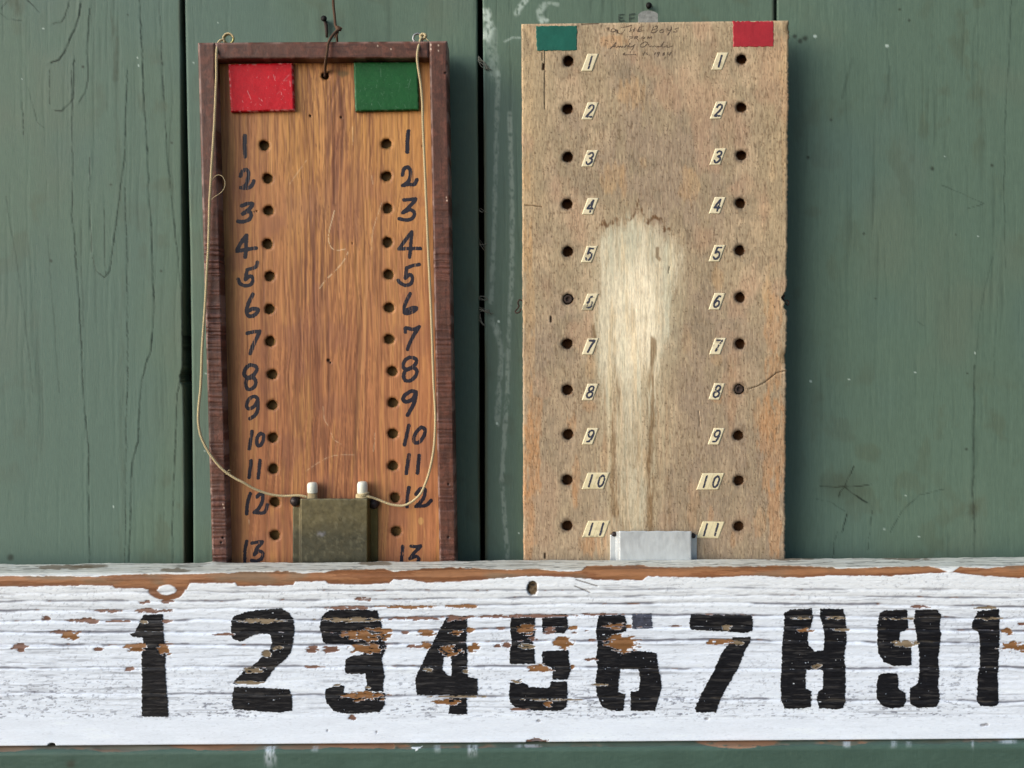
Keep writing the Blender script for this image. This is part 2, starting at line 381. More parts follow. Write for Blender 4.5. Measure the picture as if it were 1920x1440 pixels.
    col = mix(col, lin(66, 58, 34), .6 * (1 - sstep(1, 6 + 4 * n1, edge)) * sstep(.45, .62, n2))
    h -= 0.0012 * (1 - sstep(0, 3.2, edge)) ** 2
    Y = xoff + yaw * (PX - PX.mean()) * 0.0005 - h
    return slab(name, at(PX, PY, Y), col, 0.024, M_green, parent)

wall = thing('plank_wall', at(960, 1500, 0.0), 'weathered green-painted wall of wide vertical planks behind the scoreboards', 'wall')
def cols(segs):
    """segs: (start, end, count) in 0..1"""
    return np.unique(np.concatenate([np.linspace(a, b, n) for a, b, n in segs]))
A_r = [(339.5, -70), (339.5, 0), (341, 240), (343, 470), (343.5, 700), (346, 800), (347.5, 950), (348, 1130)]
B_l = [(346, -70), (347, 0), (351.5, 240), (357, 470), (360, 700), (362.5, 950), (363, 1130)]
B_r = [(894.5, -70), (895, 0), (896, 230), (898, 460), (898.5, 700), (899.5, 900), (901.5, 1130)]
C_l = [(904, -70), (905, 0), (907, 230), (908, 460), (909, 700), (909.3, 1130)]
C_r = [(1452, -70), (1452, 60), (1448, 1130)]; D_l = [(1456.5, -70), (1456.5, 60), (1452, 1130)]
plank('plank', cols([(0, .36, 14), (.36, 1, 172)]), [(-212, -70), (-206, 1130)], A_r, CRACKS_A, 11, wall)
plank('plank', cols([(0, .16, 50), (.16, .82, 60), (.82, 1, 56)]), B_l, B_r, [], 12, wall, 0.0012)
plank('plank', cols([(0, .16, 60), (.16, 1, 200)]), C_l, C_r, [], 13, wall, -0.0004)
plank('plank', cols([(0, .88, 220), (.88, 1, 12)]), D_l, [(1999, -70), (1993, 1130)], CRACKS_D, 14, wall, 0.0008)
bk = at([-120, 1900, 1900, -120], [-330, -330, 1450, 1450], 0.060)
V = [p for p in bk] + [p + np.array([0, .02, 0]) for p in bk]
mesh_obj('backing_board', V, [(0, 1, 2, 3), (7, 6, 5, 4), (0, 4, 5, 1), (1, 5, 6, 2), (2, 6, 7, 3), (3, 7, 4, 0)], M_dark, wall, smooth_sh=False)
# pencilled letters on the wall above the plywood board
ES = [zl([(535, 285), (545, 430)], .09375, 1110, 0), zl([(535, 290), (650, 285)], .09375, 1110, 0), zl([(540, 355), (620, 350)], .09375, 1110, 0), zl([(545, 425), (640, 405)], .09375, 1110, 0),
      zl([(750, 280), (752, 435)], .09375, 1110, 0), zl([(750, 285), (860, 270)], .09375, 1110, 0), zl([(752, 365), (850, 350)], .09375, 1110, 0)]
def strokes_mask(strokes, w, rough=0.0, seed=5, skip=0.0):
    def f(px, py):
        m = np.zeros(px.shape, bool)
        n = (fbm(px / 2.2, py / 2.2, 2, seed) - .5) * 2 * rough
        for s in strokes: m |= polydist(px, py, s, 14) + n < w / 2
        if skip: m &= vnoise(px / 1.6, py / 1.6, seed + 3) > skip
        return m
    return f
patch('pencil_letters', strokes_mask(ES, 2.1, .5, 6, .1), (1156, 22, 1196, 44), .6, lambda x, y: np.full(x.shape, -0.0013), M_pencilg, wall)

# ------------------------------------------------------------------ the ledge under the white board
ledge_z = at(960, 1394.5, -0.0795)[2]
def strip_rows(rows, x0, x1, nx):
    """rows: (Y, z, normal y, normal z). returns points, normals, px, py"""
    xs = np.unique(np.concatenate([np.linspace(x0 * 1.4, x0, 14), np.linspace(x0, x1, nx), np.linspace(x1, x1 * 1.4, 14)])); nx = len(xs)
    P = np.zeros((len(rows), nx, 3)); Nn = np.zeros_like(P)
    for i, (y, z, ny_, nz_) in enumerate(rows):
        P[i, :, 0] = xs; P[i, :, 1] = y; P[i, :, 2] = z; Nn[i, :, 1] = ny_; Nn[i, :, 2] = nz_
    px, py = pix(P); return P, Nn, px, py
LF = -0.0885
rows = [(-0.030 - (0.0585 - 0.0035) * t, ledge_z, 0, 1) for t in np.linspace(0, 1, 40)]
rows += [(LF + .0035 - .0035 * math.sin(a), ledge_z - .0035 + .0035 * math.cos(a), -math.sin(a), math.cos(a)) for a in np.linspace(.1, math.pi / 2, 10)]
rows += [(LF, ledge_z - .0035 - t, -1, 0) for t in np.linspace(.0006, .045, 70)]
P, Nn, px, py = strip_rows(rows, -0.56, 0.56, 1100)
py0 = 1403.5 - 0.0078 * px                     # worn front arris of the ledge
n = fbm(px / 40, py / 14, 4, 201); n2 = fbm(px / 9, py / 4, 3, 205); lowf = fbm(px / 110, px * 0 + 3.3, 3, 209)
col = np.broadcast_to(lin(70, 92, 82), P.shape).copy() * (0.86 + .28 * fbm(px / 70, py / 40, 4, 203))[..., None]
depth = 2 + 7 * sstep(.3, .8, lowf) * (1 - .5 * sstep(700, 1000, px)) + 5 * (n2 - .5)
bare = sstep(0, 2.5, depth - (py - py0)); bcol = mix(np.broadcast_to(lin(112, 110, 98), P.shape).copy(), lin(132, 106, 86), .7 * sstep(.5, .65, fbm(px / 50, py / 9, 3, 207)))
for cx, w, dd in [(690, 75, 6), (380, 50, 6), (1385, 70, 11), (1585, 50, 8)]:
    k = sstep(0, 1.5, (dd + 5 * (n2 - .5)) * (1 - ((px - cx) / w) ** 2) - (py - py0)); bare = np.maximum(bare, k); bcol = mix(bcol, lin(150, 112, 86), .8 * k)
bare = bare * np.where(px > 740, np.clip(.25 + .8 * sstep(.5, .62, n), 0, 1), 1)
bare = np.maximum(bare, sstep(0, 1.5, 12 * (1 - ((px - 1385) / 75) ** 2) - (py - py0)) * sstep(.25, .45, n2))
col = mix(col, bcol, bare)
for cx, w, ln, st in [(507, 15, 48, .75), (590, 9, 14, .4), (820, 9, 18, .35), (886, 13, 28, .6), (1588, 10, 14, .6), (1675, 9, 16, .4), (1704, 7, 14, .4), (1823, 4, 22, .4), (1890, 22, 8, .6), (990, 30, 8, .5)]:
    k = (1 - sstep(.3, 1, np.abs(px - cx) / w)) * (1 - sstep(.2, 1, (py - py0) / ln)) * (py > py0 - 2) * sstep(.3, .6, fbm(px / 3, py / 16, 3, 210))
    col = mix(col, lin(205, 214, 222), st * k)
k = inpoly(px, py, [(771, 1398), (791, 1397), (789, 1402), (784, 1403), (781, 1409), (778, 1404), (773, 1403)]); col = mix(col, lin(226, 230, 232), k * 1.0)
d = np.hypot((px - 132) / 1.6, py - 1432) + 6 * (n2 - .5); col = mix(col, lin(60, 62, 52), .7 * (1 - sstep(3, 9, d)))
h = .0004 * (n - .5) + .00025 * (n2 - .5) - .0006 * bare - 0.0012 * (1 - sstep(0, 8, np.abs(py - py0))) * sstep(.5, .7, lowf)
P = P + Nn * h[..., None]
ledge = thing('ledge', (0, LF, ledge_z - .047), 'green ledge with a worn bare-wood edge along the bottom, under the white board', 'ledge')
mesh_obj('ledge_face', P.reshape(-1, 3), grid_faces(*P.shape[:2])[:, ::-1], M_green, ledge, col.reshape(-1, 3))

# ------------------------------------------------------------------ the white board with the stencilled numbers
WB, WF = -0.040, -0.080
top_z = at(960, 1067, -0.0745)[2]; bot_z = ledge_z + 0.0009
arr_z = at(960, 1083, WF)[2]
LX = np.array([-200, 0, 650, 1000, 1350, 1900, 2100])
LINES = np.array([[1113, 1112, 1108, 1107, 1103, 1107, 1107], [1129, 1128, 1124, 1121, 1115, 1121, 1121], [1146, 1145, 1138, 1133, 1130, 1137, 1137],
                  [1165, 1164, 1160, 1154, 1152, 1160, 1160], [1185, 1185, 1185, 1177, 1175, 1182, 1182], [1209, 1209, 1209, 1201, 1200, 1205, 1205],
                  [1252, 1252, 1249, 1249, 1255, 1251, 1251], [1298, 1298, 1303, 1307, 1310, 1315, 1315]], float)
DEP = [.35, .5, .7, .9, 1.0, 1.0, .8, .6]
S5 = 500 / 1756.0
PATCHES = [  # bare wood: cx, cy, w, h, kind (o orange, g grey tan, r red-brown)
    (85, 1160, 18, 9, 'r'), (161, 1164, 58, 9, 'r'), (120, 1185, 52, 7, 'r'), (132, 1191, 28, 15, 'o'), (37, 1215, 25, 15, 'r'), (185, 1216, 16, 8, 'r'),
    (256, 1214, 42, 14, 'o'), (307, 1217, 26, 21, 'o'), (270, 1129, 22, 7, 'r'), (316, 1128, 40, 6, 'r'), (205, 1146, 44, 6, 'r'), (292, 1145, 66, 8, 'r'),
    (313, 1165, 20, 6, 'r'), (420, 1189, 32, 5, 'r'), (456, 1209, 10, 4, 'r'), (242, 1255, 17, 7, 'r'), (225, 1165, 50, 4, 'r'),
    (491, 1164, 76, 9, 'g'), (521, 1215, 20, 9, 'g'), (500, 1226, 16, 12, 'g'), (474, 1256, 38, 10, 'g'), (466, 1280, 58, 7, 'g'), (585, 1217, 26, 14, 'r'), (619, 1217, 28, 13, 'r'),
    (685, 1191, 84, 24, 'o'), (690, 1217, 60, 18, 'o'), (715, 1182, 40, 10, 'o'), (656, 1162, 104, 9, 'g'), (662, 1140, 84, 7, 'r'), (685, 1124, 40, 7, 'r'), (764, 1138, 104, 6, 'o'), (861, 1137, 58, 7, 'o'),
    (776, 1160, 80, 6, 'r'), (856, 1160, 42, 11, 'r'), (799, 1187, 34, 12, 'o'), (855, 1187, 24, 10, 'o'), (881, 1181, 16, 9, 'o'), (779, 1212, 30, 7, 'r'), (800, 1211, 18, 16, 'o'),
    (841, 1221, 46, 18, 'o'), (887, 1215, 22, 15, 'o'), (799, 1256, 20, 10, 'g'), (873, 1258, 12, 11, 'g'), (685, 1305, 78, 17, 'o'), (841, 1316, 60, 11, 'o'), (660, 1347, 16, 11, 'r'), (588, 1250, 34, 5, 'r'), (690, 1289, 12, 6, 'g'),
    (632, 1286, 16, 6, 'g'), (758, 1186, 14, 5, 'r'), (986, 1181, 34, 19, 'o'), (1030, 1182, 22, 12, 'r'), (1073, 1177, 18, 8, 'o'), (998, 1198, 22, 8, 'r'), (1053, 1206, 36, 22, 'o'), (952, 1209, 18, 9, 'r'), (932, 1211, 11, 6, 'r'),
    (986, 1212, 26, 10, 'g'), (1012, 1253, 46, 14, 'o'), (1073, 1251, 9, 7, 'o'), (1154, 1174, 46, 12, 'o'), (1168, 1206, 62, 32, 'o'), (1110, 1201, 14, 8, 'r'), (1109, 1237, 28, 6, 'r'), (1028, 1320, 18, 11, 'o'),
    (972, 1330, 36, 5, 'r'), (969, 1278, 22, 8, 'g'), (1006, 1389, 34, 9, 'r'), (1006, 1155, 150, 6, 'r'), (930, 1156, 120, 5, 'r'), (1120, 1152, 80, 4, 'r'), (940, 1178, 16, 5, 'r'), (1100, 1182, 12, 4, 'r'),
    (1363, 1178, 18, 11, 'g'), (1356, 1204, 50, 11, 'o'), (1385, 1205, 18, 10, 'g'), (1499, 1159, 34, 5, 'g'), (1510, 1182, 36, 8, 'o'), (1566, 1159, 40, 6, 'g'), (1580, 1181, 30, 5, 'g'), (1533, 1249, 24, 8, 'g'),
    (1696, 1207, 48, 11, 'g'), (1890, 1184, 24, 10, 'o'), (1908, 1213, 66, 19, 'o'), (1853, 1160, 44, 6, 'g'), (1725, 1138, 33, 5, 'r'), (1850, 1140, 46, 5, 'g'), (1680, 1160, 60, 4, 'g'), (1270, 1174, 26, 4, 'r'), (1075, 1186, 10, 3, 'r'),
    (1915, 1170, 14, 5, 'r'), (1125, 1284, 40, 4, 'g'), (270, 1165, 16, 8, 'g'), (1030, 1312, 110, 4, 'g'), (860, 1306, 110, 4, 'g'), (1800, 1182, 14, 3, 'r'),
]
T1X = [-150, 0, 130, 170, 260, 360, 420, 430, 450, 540, 560, 600, 640, 720, 740, 800, 850, 900, 960, 1000, 1050, 1090, 1100, 1200, 1250, 1420, 1470, 1560, 1570, 1650, 1740, 1762, 1778, 1786, 1800, 1850, 1920, 2080]
T1Y = [1081, 1080, 1080, 1081, 1076, 1076, 1073, 1075, 1071, 1070, 1074, 1073, 1067, 1066, 1071, 1065, 1063, 1065, 1068, 1065, 1071, 1070, 1060, 1059, 1063, 1060, 1059, 1062, 1066, 1063, 1060, 1066, 1074, 1073, 1062, 1065, 1058, 1058]
T2X = [-150, 0, 60, 150, 210, 215, 270, 275, 350, 355, 440, 445, 550, 553, 610, 615, 690, 730, 738, 770, 800, 900, 930, 1000, 1060, 1110, 1130, 1205, 1215, 1300, 1350, 1390, 1420, 1460, 1510, 1560, 1670, 1765, 1790, 1850, 1900, 1920, 2080]
T2Y = [1100, 1100, 1100, 1098, 1098, 1103, 1104, 1106, 1106, 1094, 1093, 1100, 1098, 1091, 1090, 1095, 1096, 1094, 1086, 1088, 1093, 1088, 1085, 1080, 1082, 1086, 1088, 1088, 1081, 1083, 1083, 1080, 1079, 1083, 1083, 1079, 1080, 1074, 1074, 1080, 1084, 1084, 1084]
def wb_fields(px, py):
    """height (m), bare mask, groove mask for the white board face at picture coords"""
    wx = px + 10 * (fbm(px / 40, py / 40, 2, 301) - .5); wy = py + 3.0 * (fbm(px / 60, py / 12, 3, 302) - .5)
    h = np.zeros(px.shape); gro = np.zeros(px.shape)
    for k, ln in enumerate(LINES):
        yl = np.interp(px, LX, ln) + 2.6 * (fbm(px / 55, px * 0 + k * 3.7, 4, 310) - .5) * 2
        d = wy - yl                                   # >0 below the line
        pres = sstep(.36, .58, fbm(px / 70, px * 0 + 9.1 * k, 4, 320))
        g = np.exp(-(d / (1.25 + 1.1 * pres * vnoise(px / 12, px * 0 + k, 322))) ** 2) * (.3 + .7 * DEP[k]) * (.30 + .70 * pres)
        gro = np.maximum(gro, g)
        h += -.00080 * np.exp(-(d / 1.7) ** 2) * DEP[k]
        h += .00085 * DEP[k] * np.exp(-np.abs(d - 6) / 7) * (d > 0) - .00012 * np.exp(-np.abs(d + 3) / 4) * (d < 0)
    lowr = sstep(1340, 1352, py)                         # the smooth planed band along the bottom
    h += .00045 * (fbm(px / 90, py / 5, 4, 330) - .5) * (1 - .7 * lowr) + .0003 * (fbm(px / 9, py / 3.5, 3, 331) - .5) * (1 - .8 * lowr)
    # fine secondary grain
    fine = fbm(px / 75, py / 2.6, 3, 335); fg = sstep(.60, .72, fine) * (1 - lowr) * sstep(.35, .6, fbm(px / 120, py / 40, 2, 336))
    gro = np.maximum(gro, .28 * fg); h -= .00012 * fg
    bare = np.zeros(px.shape); kind = np.zeros(px.shape)
    jag = (fbm(px / 10, py / 3.2, 4, 340) - .5)
    for cx, cy, w, hh, kd in PATCHES:
        sel = (np.abs(px - cx) < w) & (np.abs(py - cy) < hh + 3)
        if not sel.any(): continue
        q = ((px[sel] - cx) / (w * .5)) ** 2 + ((py[sel] - cy) / (hh * .5)) ** 2 + 3.3 * jag[sel]
        m = 1 - sstep(.92, 1.06, q)
        bare[sel] = np.maximum(bare[sel], m); kind[sel] = np.where(m > .3, {'o': 1, 'r': 2, 'g': 3}[kd], kind[sel])
    # tiny extra chips along the grain lines
    ch = sstep(.71, .74, fbm(px / 16, py / 4, 3, 345)) * sstep(.2, .6, gro) * (py < 1260); kind = np.where((ch > bare) & (ch > .4), 2, kind); bare = np.maximum(bare, ch)
    # long strip along the arris
    j2 = 3.2 * (fbm(px / 8, py / 8, 3, 350) - .5)
    t1 = np.interp(px, T1X, T1Y) + j2; t2 = np.interp(px, T2X, T2Y) + j2
    st = sstep(-.6, .6, py - t1) * sstep(-.6, .6, t2 - py)
    ring = np.hypot((px - 312) / 1.75, py - 1106) + j2 * .8
    st = np.maximum(st, (1 - sstep(19, 20.5, ring)) * sstep(9.5, 11, ring) * (py > 1090)) * (1 - (1 - sstep(8.5, 10, ring)) * (py > 1093))
    kind = np.where(st > .4, 4, kind); bare = np.maximum(bare, st)
    h -= .00045 * bare
    return h, bare, gro, kind
def wb_h(px, py): return wb_fields(px, py)[0]
rows = [(WB + (-.0725 - WB) * t, top_z, 0, 1) for t in np.linspace(0, 1, 34)]
cz, cy_ = arr_z, -.0725                                  # elliptical rounded arris
for a in np.linspace(.08, math.pi / 2, 22):
    rows.append((cy_ - (cy_ - WF) * math.sin(a), cz + (top_z - cz) * math.cos(a), -math.sin(a), math.cos(a)))
rows += [(WF, z, -1, 0) for z in np.linspace(arr_z, bot_z + .0012, 236)[1:]]
rows += [(WF + .0006, bot_z + .0004, -.7, -.7), (WF + .0014, bot_z, 0, -1), (WF + .02, bot_z, 0, -1)]
P, Nn, px, py = strip_rows(rows, -0.485, 0.485, 1400)
h, bare, gro, kind = wb_fields(px, py)
topf = np.zeros(px.shape); topf[:34] = 1; topf[34:56] = np.linspace(1, 0, 22)[:, None]
n = fbm(px / 60, py / 12, 4, 360)
col = np.broadcast_to(np.array([.77, .83, .93]), P.shape).copy() * (.93 + .14 * n)[..., None]
col = mix(col, np.array([.80, .81, .80]), .5 * sstep(1180, 1100, py))
fl = fbm(px / 8, py / 2.2, 4, 361); reg = .12 + .62 * sstep(1215, 1335, py) * (1 - sstep(1340, 1356, py)) * sstep(.3, .62, fbm(px / 150, py / 60, 3, 363) + .12 * (px < 450))
reg = reg * (1 - sstep(1342, 1356, py))
flk = sstep(.68 - .12 * reg, .73 - .11 * reg, fl) * (.15 + .85 * np.clip(reg * 1.2, 0, 1)) * sstep(.22, .5, fbm(px / 6, py / 2.2, 2, 368))
col = mix(col, lin(84, 86, 104), .85 * flk * (1 - topf))
scr = sstep(.70, .74, fbm(px / 4, py / 4, 3, 366)) * sstep(.5, .65, fbm(px / 80, py / 60, 2, 367)) * (1 - sstep(1340, 1356, py))
col = mix(col, lin(92, 94, 106), .35 * scr * (1 - topf))
col = mix(col, lin(74, 70, 82), np.clip(gro * 1.5, 0, 1) * .85 * (1 - topf) * (py > 1096))
# top edge: greyed weathered paint with long splits
tc = mix(np.broadcast_to(lin(208, 207, 196), P.shape).copy(), lin(136, 134, 126), sstep(.56, .74, fbm(px / 70, P[..., 1] * 900, 4, 370)))
tc = mix(tc, lin(214, 214, 206), sstep(.55, .7, fbm(px / 30, P[..., 1] * 500, 3, 371)))
tc = mix(tc, lin(52, 48, 42), .85 * sstep(.70, .76, fbm(px / 42, P[..., 1] * 1300, 4, 372)))
for cx, cyy, w in [(120, 1063, 60), (170, 1061, 40), (330, 1069, 34), (706, 1056, 34), (1480, 1046, 60), (1700, 1046, 50)]:
    k = (1 - sstep(.5, 1, ((px - cx) / w) ** 2 + ((py - cyy) / 5) ** 2 + 1.6 * (fbm(px / 9, py / 3, 3, 374) - .5))) * (py < 1075)
    tc = mix(tc, lin(104, 88, 66), .8 * k)
col = mix(col, tc, topf)
h = h - topf * .0010 * (fbm(px / 80, P[..., 1] * 700, 3, 375) - .3) - .002 * (1 - sstep(.002, .006, -(P[..., 1] - WB))) * topf * fbm(px / 40, px * 0, 4, 376)
wood = {1: lin(130, 91, 56), 2: lin(118, 87, 74), 3: lin(126, 110, 88), 4: lin(150, 104, 70)}
bc = np.zeros(P.shape) + wood[1]
for k_, c_ in wood.items(): bc[kind == k_] = c_
bc *= (.80 + .42 * fbm(px / 26, py / 3.5, 4, 380))[..., None]
sd4 = (kind == 4) & (fbm(px / 120, py / 7, 4, 381) > .56); bc[sd4] *= np.array([.74, .66, .60])
dk = (kind == 4) * sstep(0, 6, py - (np.interp(px, T2X, T2Y) - 7 + 8 * (fbm(px / 60, py / 30, 3, 383) - .5))); bc = mix(bc, lin(112, 72, 50), .65 * dk)
k4 = (kind == 4) * sstep(.55, .75, fbm(px / 90, py / 30, 3, 382)) * .6; bc = mix(bc, lin(118, 104, 84), k4)
col = mix(col, bc, bare)
# knot hole left of the 5, gouges, dent in the lower edge
d = np.hypot((px - 998) / 10.5, (py - 1103) / 14.5) + .35 * (fbm(px / 5, py / 5, 3, 385) - .5)
kn = 1 - sstep(.85, 1.0, d); col = mix(col, mix(np.broadcast_to(lin(96, 78, 56), P.shape).copy(), lin(38, 30, 24), sstep(.4, .7, fbm(px / 4, py / 6, 3, 386))), kn); h = h - .0022 * kn * (.5 + fbm(px / 4, py / 6, 3, 386))
for pts in ([(1080, 1087), (1100, 1093), (1120, 1099)], [(1078, 1099), (1092, 1105), (1106, 1111)]):
    d = polydist(px, py, pts, 6); k = 1 - sstep(.5, 1.7, d); col = mix(col, lin(80, 70, 62), .85 * k); h = h - .0006 * k
d = np.hypot((px - 97) / 1.5, py - 1398); k = 1 - sstep(3, 5.5, d); h = h - .003 * k; col = mix(col, lin(70, 62, 50), .8 * k)
for cx, cyy, w in [(1843, 1360, 6), (1850, 1359, 5), (1006, 1389, 12), (614, 1370, 2), (706, 1373, 2), (1010, 1352, 5), (1325, 1348, 5)]:
    k = 1 - sstep(.4, 1, ((px - cx) / w) ** 2 + ((py - cyy) / 3.2) ** 2); col = mix(col, lin(120, 116, 122), .7 * k); h = h - .0005 * k
P = P + Nn * h[..., None]
board = thing('stencilled_board', (0, WF + .02, bot_z), 'long white flaking board stencilled with black numbers, standing on the green ledge', 'board')
mesh_obj('painted_plank', P.reshape(-1, 3), grid_faces(*P.shape[:2])[:, ::-1], M_white, board, col.reshape(-1, 3))

NUMS = [
    (0, 'numeral 1 at the left end', [[(945, 430), (1070, 425), (1075, 500), (1080, 600), (1090, 700), (1090, 800), (1095, 900), (1105, 1000), (1108, 1105), (935, 1103), (930, 980), (935, 850), (930, 760), (935, 660), (940, 585), (870, 575), (845, 555), (890, 545), (905, 510), (920, 480)]], []),
    (400, 'numeral 2', [[(115, 470), (140, 435), (240, 405), (340, 395), (450, 388), (500, 420), (525, 460), (535, 530), (525, 620), (505, 690), (450, 745), (415, 770), (370, 830), (335, 880), (140, 890), (125, 885), (160, 840), (200, 800), (260, 765), (330, 700), (370, 660), (385, 610), (375, 560), (300, 555), (240, 575), (180, 608), (130, 595), (115, 560)],
        [(135, 905), (330, 910), (480, 920), (500, 925), (520, 970), (520, 1065), (430, 1075), (280, 1065), (130, 1055), (120, 1000)]], []),
    (400, 'numeral 3', [[(715, 440), (760, 400), (880, 395), (1080, 400), (1090, 440), (1105, 480), (1110, 530), (1130, 560), (1125, 610), (1140, 640), (1110, 720), (1120, 780), (1130, 840), (1115, 900), (1125, 940), (1000, 935), (1010, 880), (1000, 820), (880, 820), (865, 800), (870, 720), (910, 700), (990, 690), (1000, 640), (860, 625), (740, 622), (715, 600), (710, 550), (700, 510), (705, 470)],
        [(735, 960), (740, 920), (820, 888), (860, 900), (860, 945), (1000, 940), (1130, 945), (1130, 1030), (1100, 1070), (980, 1080), (880, 1085), (790, 1065), (745, 1010)]], []),
    (400, 'numeral 4', [[(1540, 440), (1670, 437), (1672, 520), (1665, 600), (1672, 700), (1675, 840), (1740, 850), (1740, 960), (1670, 965), (1670, 1090), (1550, 1085), (1555, 960), (1340, 960), (1330, 890), (1330, 840), (1370, 760), (1400, 690), (1450, 600), (1500, 510)]], [[(1515, 715), (1565, 700), (1568, 830), (1550, 835), (1510, 790)]]),
    (750, 'numeral 5', [[(730, 430), (890, 425), (890, 560), (870, 600), (885, 660), (890, 755), (725, 758), (722, 670), (735, 600), (725, 540)], [(938, 430), (1095, 425), (1110, 510), (1080, 555), (940, 550), (935, 500)],
        [(935, 670), (1110, 660), (1115, 740), (1125, 800), (1105, 858), (1005, 860), (1000, 780), (935, 760)], [(720, 880), (770, 860), (840, 890), (850, 905), (985, 910), (990, 870), (1100, 868), (1105, 980), (1095, 1040), (1060, 1065), (780, 1060), (735, 1020), (715, 980)]], []),
    (750, 'numeral 6', [[(1310, 430), (1480, 428), (1490, 480), (1490, 540), (1400, 560), (1380, 610), (1450, 670), (1550, 665), (1690, 680), (1700, 770), (1720, 860), (1720, 930), (1700, 1000), (1680, 1065), (1520, 1065), (1515, 940), (1570, 930), (1580, 850), (1570, 790), (1450, 790), (1440, 880), (1435, 940), (1485, 950), (1470, 1065), (1400, 1065), (1330, 1040), (1295, 960), (1285, 860), (1300, 780), (1290, 720), (1300, 640), (1290, 540), (1295, 480)],
        [(1525, 425), (1655, 420), (1665, 520), (1530, 525)]], []),
    (1100, 'numeral 7', [[(685, 425), (1085, 430), (1095, 480), (1090, 540), (1040, 550), (880, 540), (685, 530), (675, 490)], [(965, 578), (1080, 575), (1075, 620), (1050, 650), (1000, 780), (940, 880), (885, 980), (850, 1075), (720, 1075), (710, 1050), (750, 960), (800, 870), (850, 770), (890, 680), (930, 630), (950, 600)]], []),
    (1100, 'numeral 8', [[(1300, 420), (1340, 395), (1485, 388), (1490, 470), (1470, 520), (1455, 560), (1460, 630), (1500, 670), (1555, 665), (1565, 600), (1560, 530), (1535, 440), (1535, 390), (1690, 392), (1700, 440), (1712, 520), (1710, 620), (1695, 690), (1705, 800), (1705, 1000), (1685, 1045), (1640, 1055), (1530, 1045), (1515, 990), (1520, 945), (1555, 910), (1555, 800), (1530, 790), (1450, 795), (1440, 850), (1445, 915), (1480, 930), (1480, 1040), (1420, 1050), (1300, 1050), (1280, 990), (1275, 860), (1285, 760), (1285, 650), (1295, 530)]], []),
    (1420, 'numeral 9', [[(805, 415), (840, 402), (985, 395), (990, 450), (995, 530), (940, 545), (935, 600), (1015, 640), (1015, 765), (900, 770), (830, 740), (795, 680), (790, 580), (790, 500)], [(795, 830), (830, 815), (920, 815), (930, 850), (930, 925), (975, 940), (980, 1000), (960, 1040), (880, 1050), (820, 1030), (785, 980), (785, 900)],
        [(1040, 400), (1180, 395), (1210, 430), (1200, 520), (1210, 560), (1200, 650), (1190, 720), (1200, 830), (1190, 900), (1205, 990), (1180, 1040), (1050, 1045), (1005, 1020), (1005, 910), (1050, 890), (1065, 830), (1065, 680), (1050, 600), (1045, 540), (1025, 480)]], []),
    (1420, 'numeral 1 at the right end', [[(1450, 405), (1590, 390), (1595, 470), (1595, 600), (1590, 720), (1585, 850), (1590, 1020), (1560, 1035), (1470, 1035), (1445, 1000), (1450, 850), (1465, 760), (1465, 600), (1455, 545), (1410, 520), (1420, 470), (1435, 440)]], []),
]
def num_col(px, py):
    h, bare, gro, kind = wb_fields(px, py)
    c = np.broadcast_to(lin(24, 24, 28), px.shape + (3,)).copy()
    c = mix(c, lin(60, 58, 58), .7 * sstep(.58, .72, fbm(px / 30, py / 2.6, 4, 390)))
    c = mix(c, lin(96, 88, 76), .6 * np.clip(gro * .8, 0, 1) * sstep(.45, .6, fbm(px / 22, py / 5, 3, 391)))
    c = mix(c, lin(84, 88, 104), .7 * (px > 1181) * (px < 1228) * (py < 1182) * (.4 + fbm(px / 3, py / 3, 3, 392)))
    return c
for ox, lab, polys, holes in NUMS:
    PS = [zl(p, S5, ox, 1030) for p in polys]; HS = [zl(p, S5, ox, 1030) for p in holes]
    def mk(px, py, PS=PS, HS=HS):
        qx = px + 4.2 * (fbm(px / 5, py / 2.2, 3, 395) - .5); qy = py + 3.2 * (fbm(px / 3, py / 4, 3, 396) - .5)
        m = np.zeros(px.shape, bool)
        for p in PS: m |= inpoly(qx, qy, p)
        for p in HS: m &= ~inpoly(qx, qy, p)
        h, bare, gro, kind = wb_fields(px, py)
        m &= ~(bare > .45) | (sstep(.62, .7, fbm(px / 9, py / 2.5, 3, 397)) > .5)
        m &= ~((fbm(px / 5, py / 1.7, 3, 398) > .84))
        return m
    al = np.array([q for p in PS for q in p]); bb = (al[:, 0].min() - 4, al[:, 1].min() - 4, al[:, 0].max() + 4, al[:, 1].max() + 4)
    o = patch('stencil_numeral', mk, bb, .85, lambda x, y: WF - .00032 - wb_h(x, y), M_black, board, num_col)
    o['label'] = 'black stencilled ' + lab

# ------------------------------------------------------------------ boards with drilled holes
def drill(PX, PY, holes, cell, h, depth=.0095):
    """snap the sheet to each hole's rim and push its inside back; returns flat-face mask of cells"""
    ins = np.zeros(PX.shape, bool); rimm = np.zeros(PX.shape, bool)
    for x, y, r in holes:
        dx = PX - x; dy = PY - y; d0 = np.hypot(dx, dy); th = np.arctan2(dy, dx)
        r0 = r; r = r0 * (1 + .05 * np.sin(2 * th + x) + .04 * np.sin(3 * th + y) + .03 * np.sin(7 * th + x * y)); d = d0
        rim = np.abs(d - r) < .72 * cell; s = np.where(rim, r / np.maximum(d, 1e-6), 1)
        PX[rim] = x + (dx * s)[rim]; PY[rim] = y + (dy * s)[rim]
        i = (d < r - .72 * cell); ins |= i; rimm |= rim
        h[i] -= depth
        lip = (d < r + 3.6) & ~i; h[lip] -= (.0008 * (1 - (d - r) / 3.6).clip(0, 1))[lip]
    c = ins[:-1, :-1] | ins[1:, :-1] | ins[1:, 1:] | ins[:-1, 1:]
    return c, ins

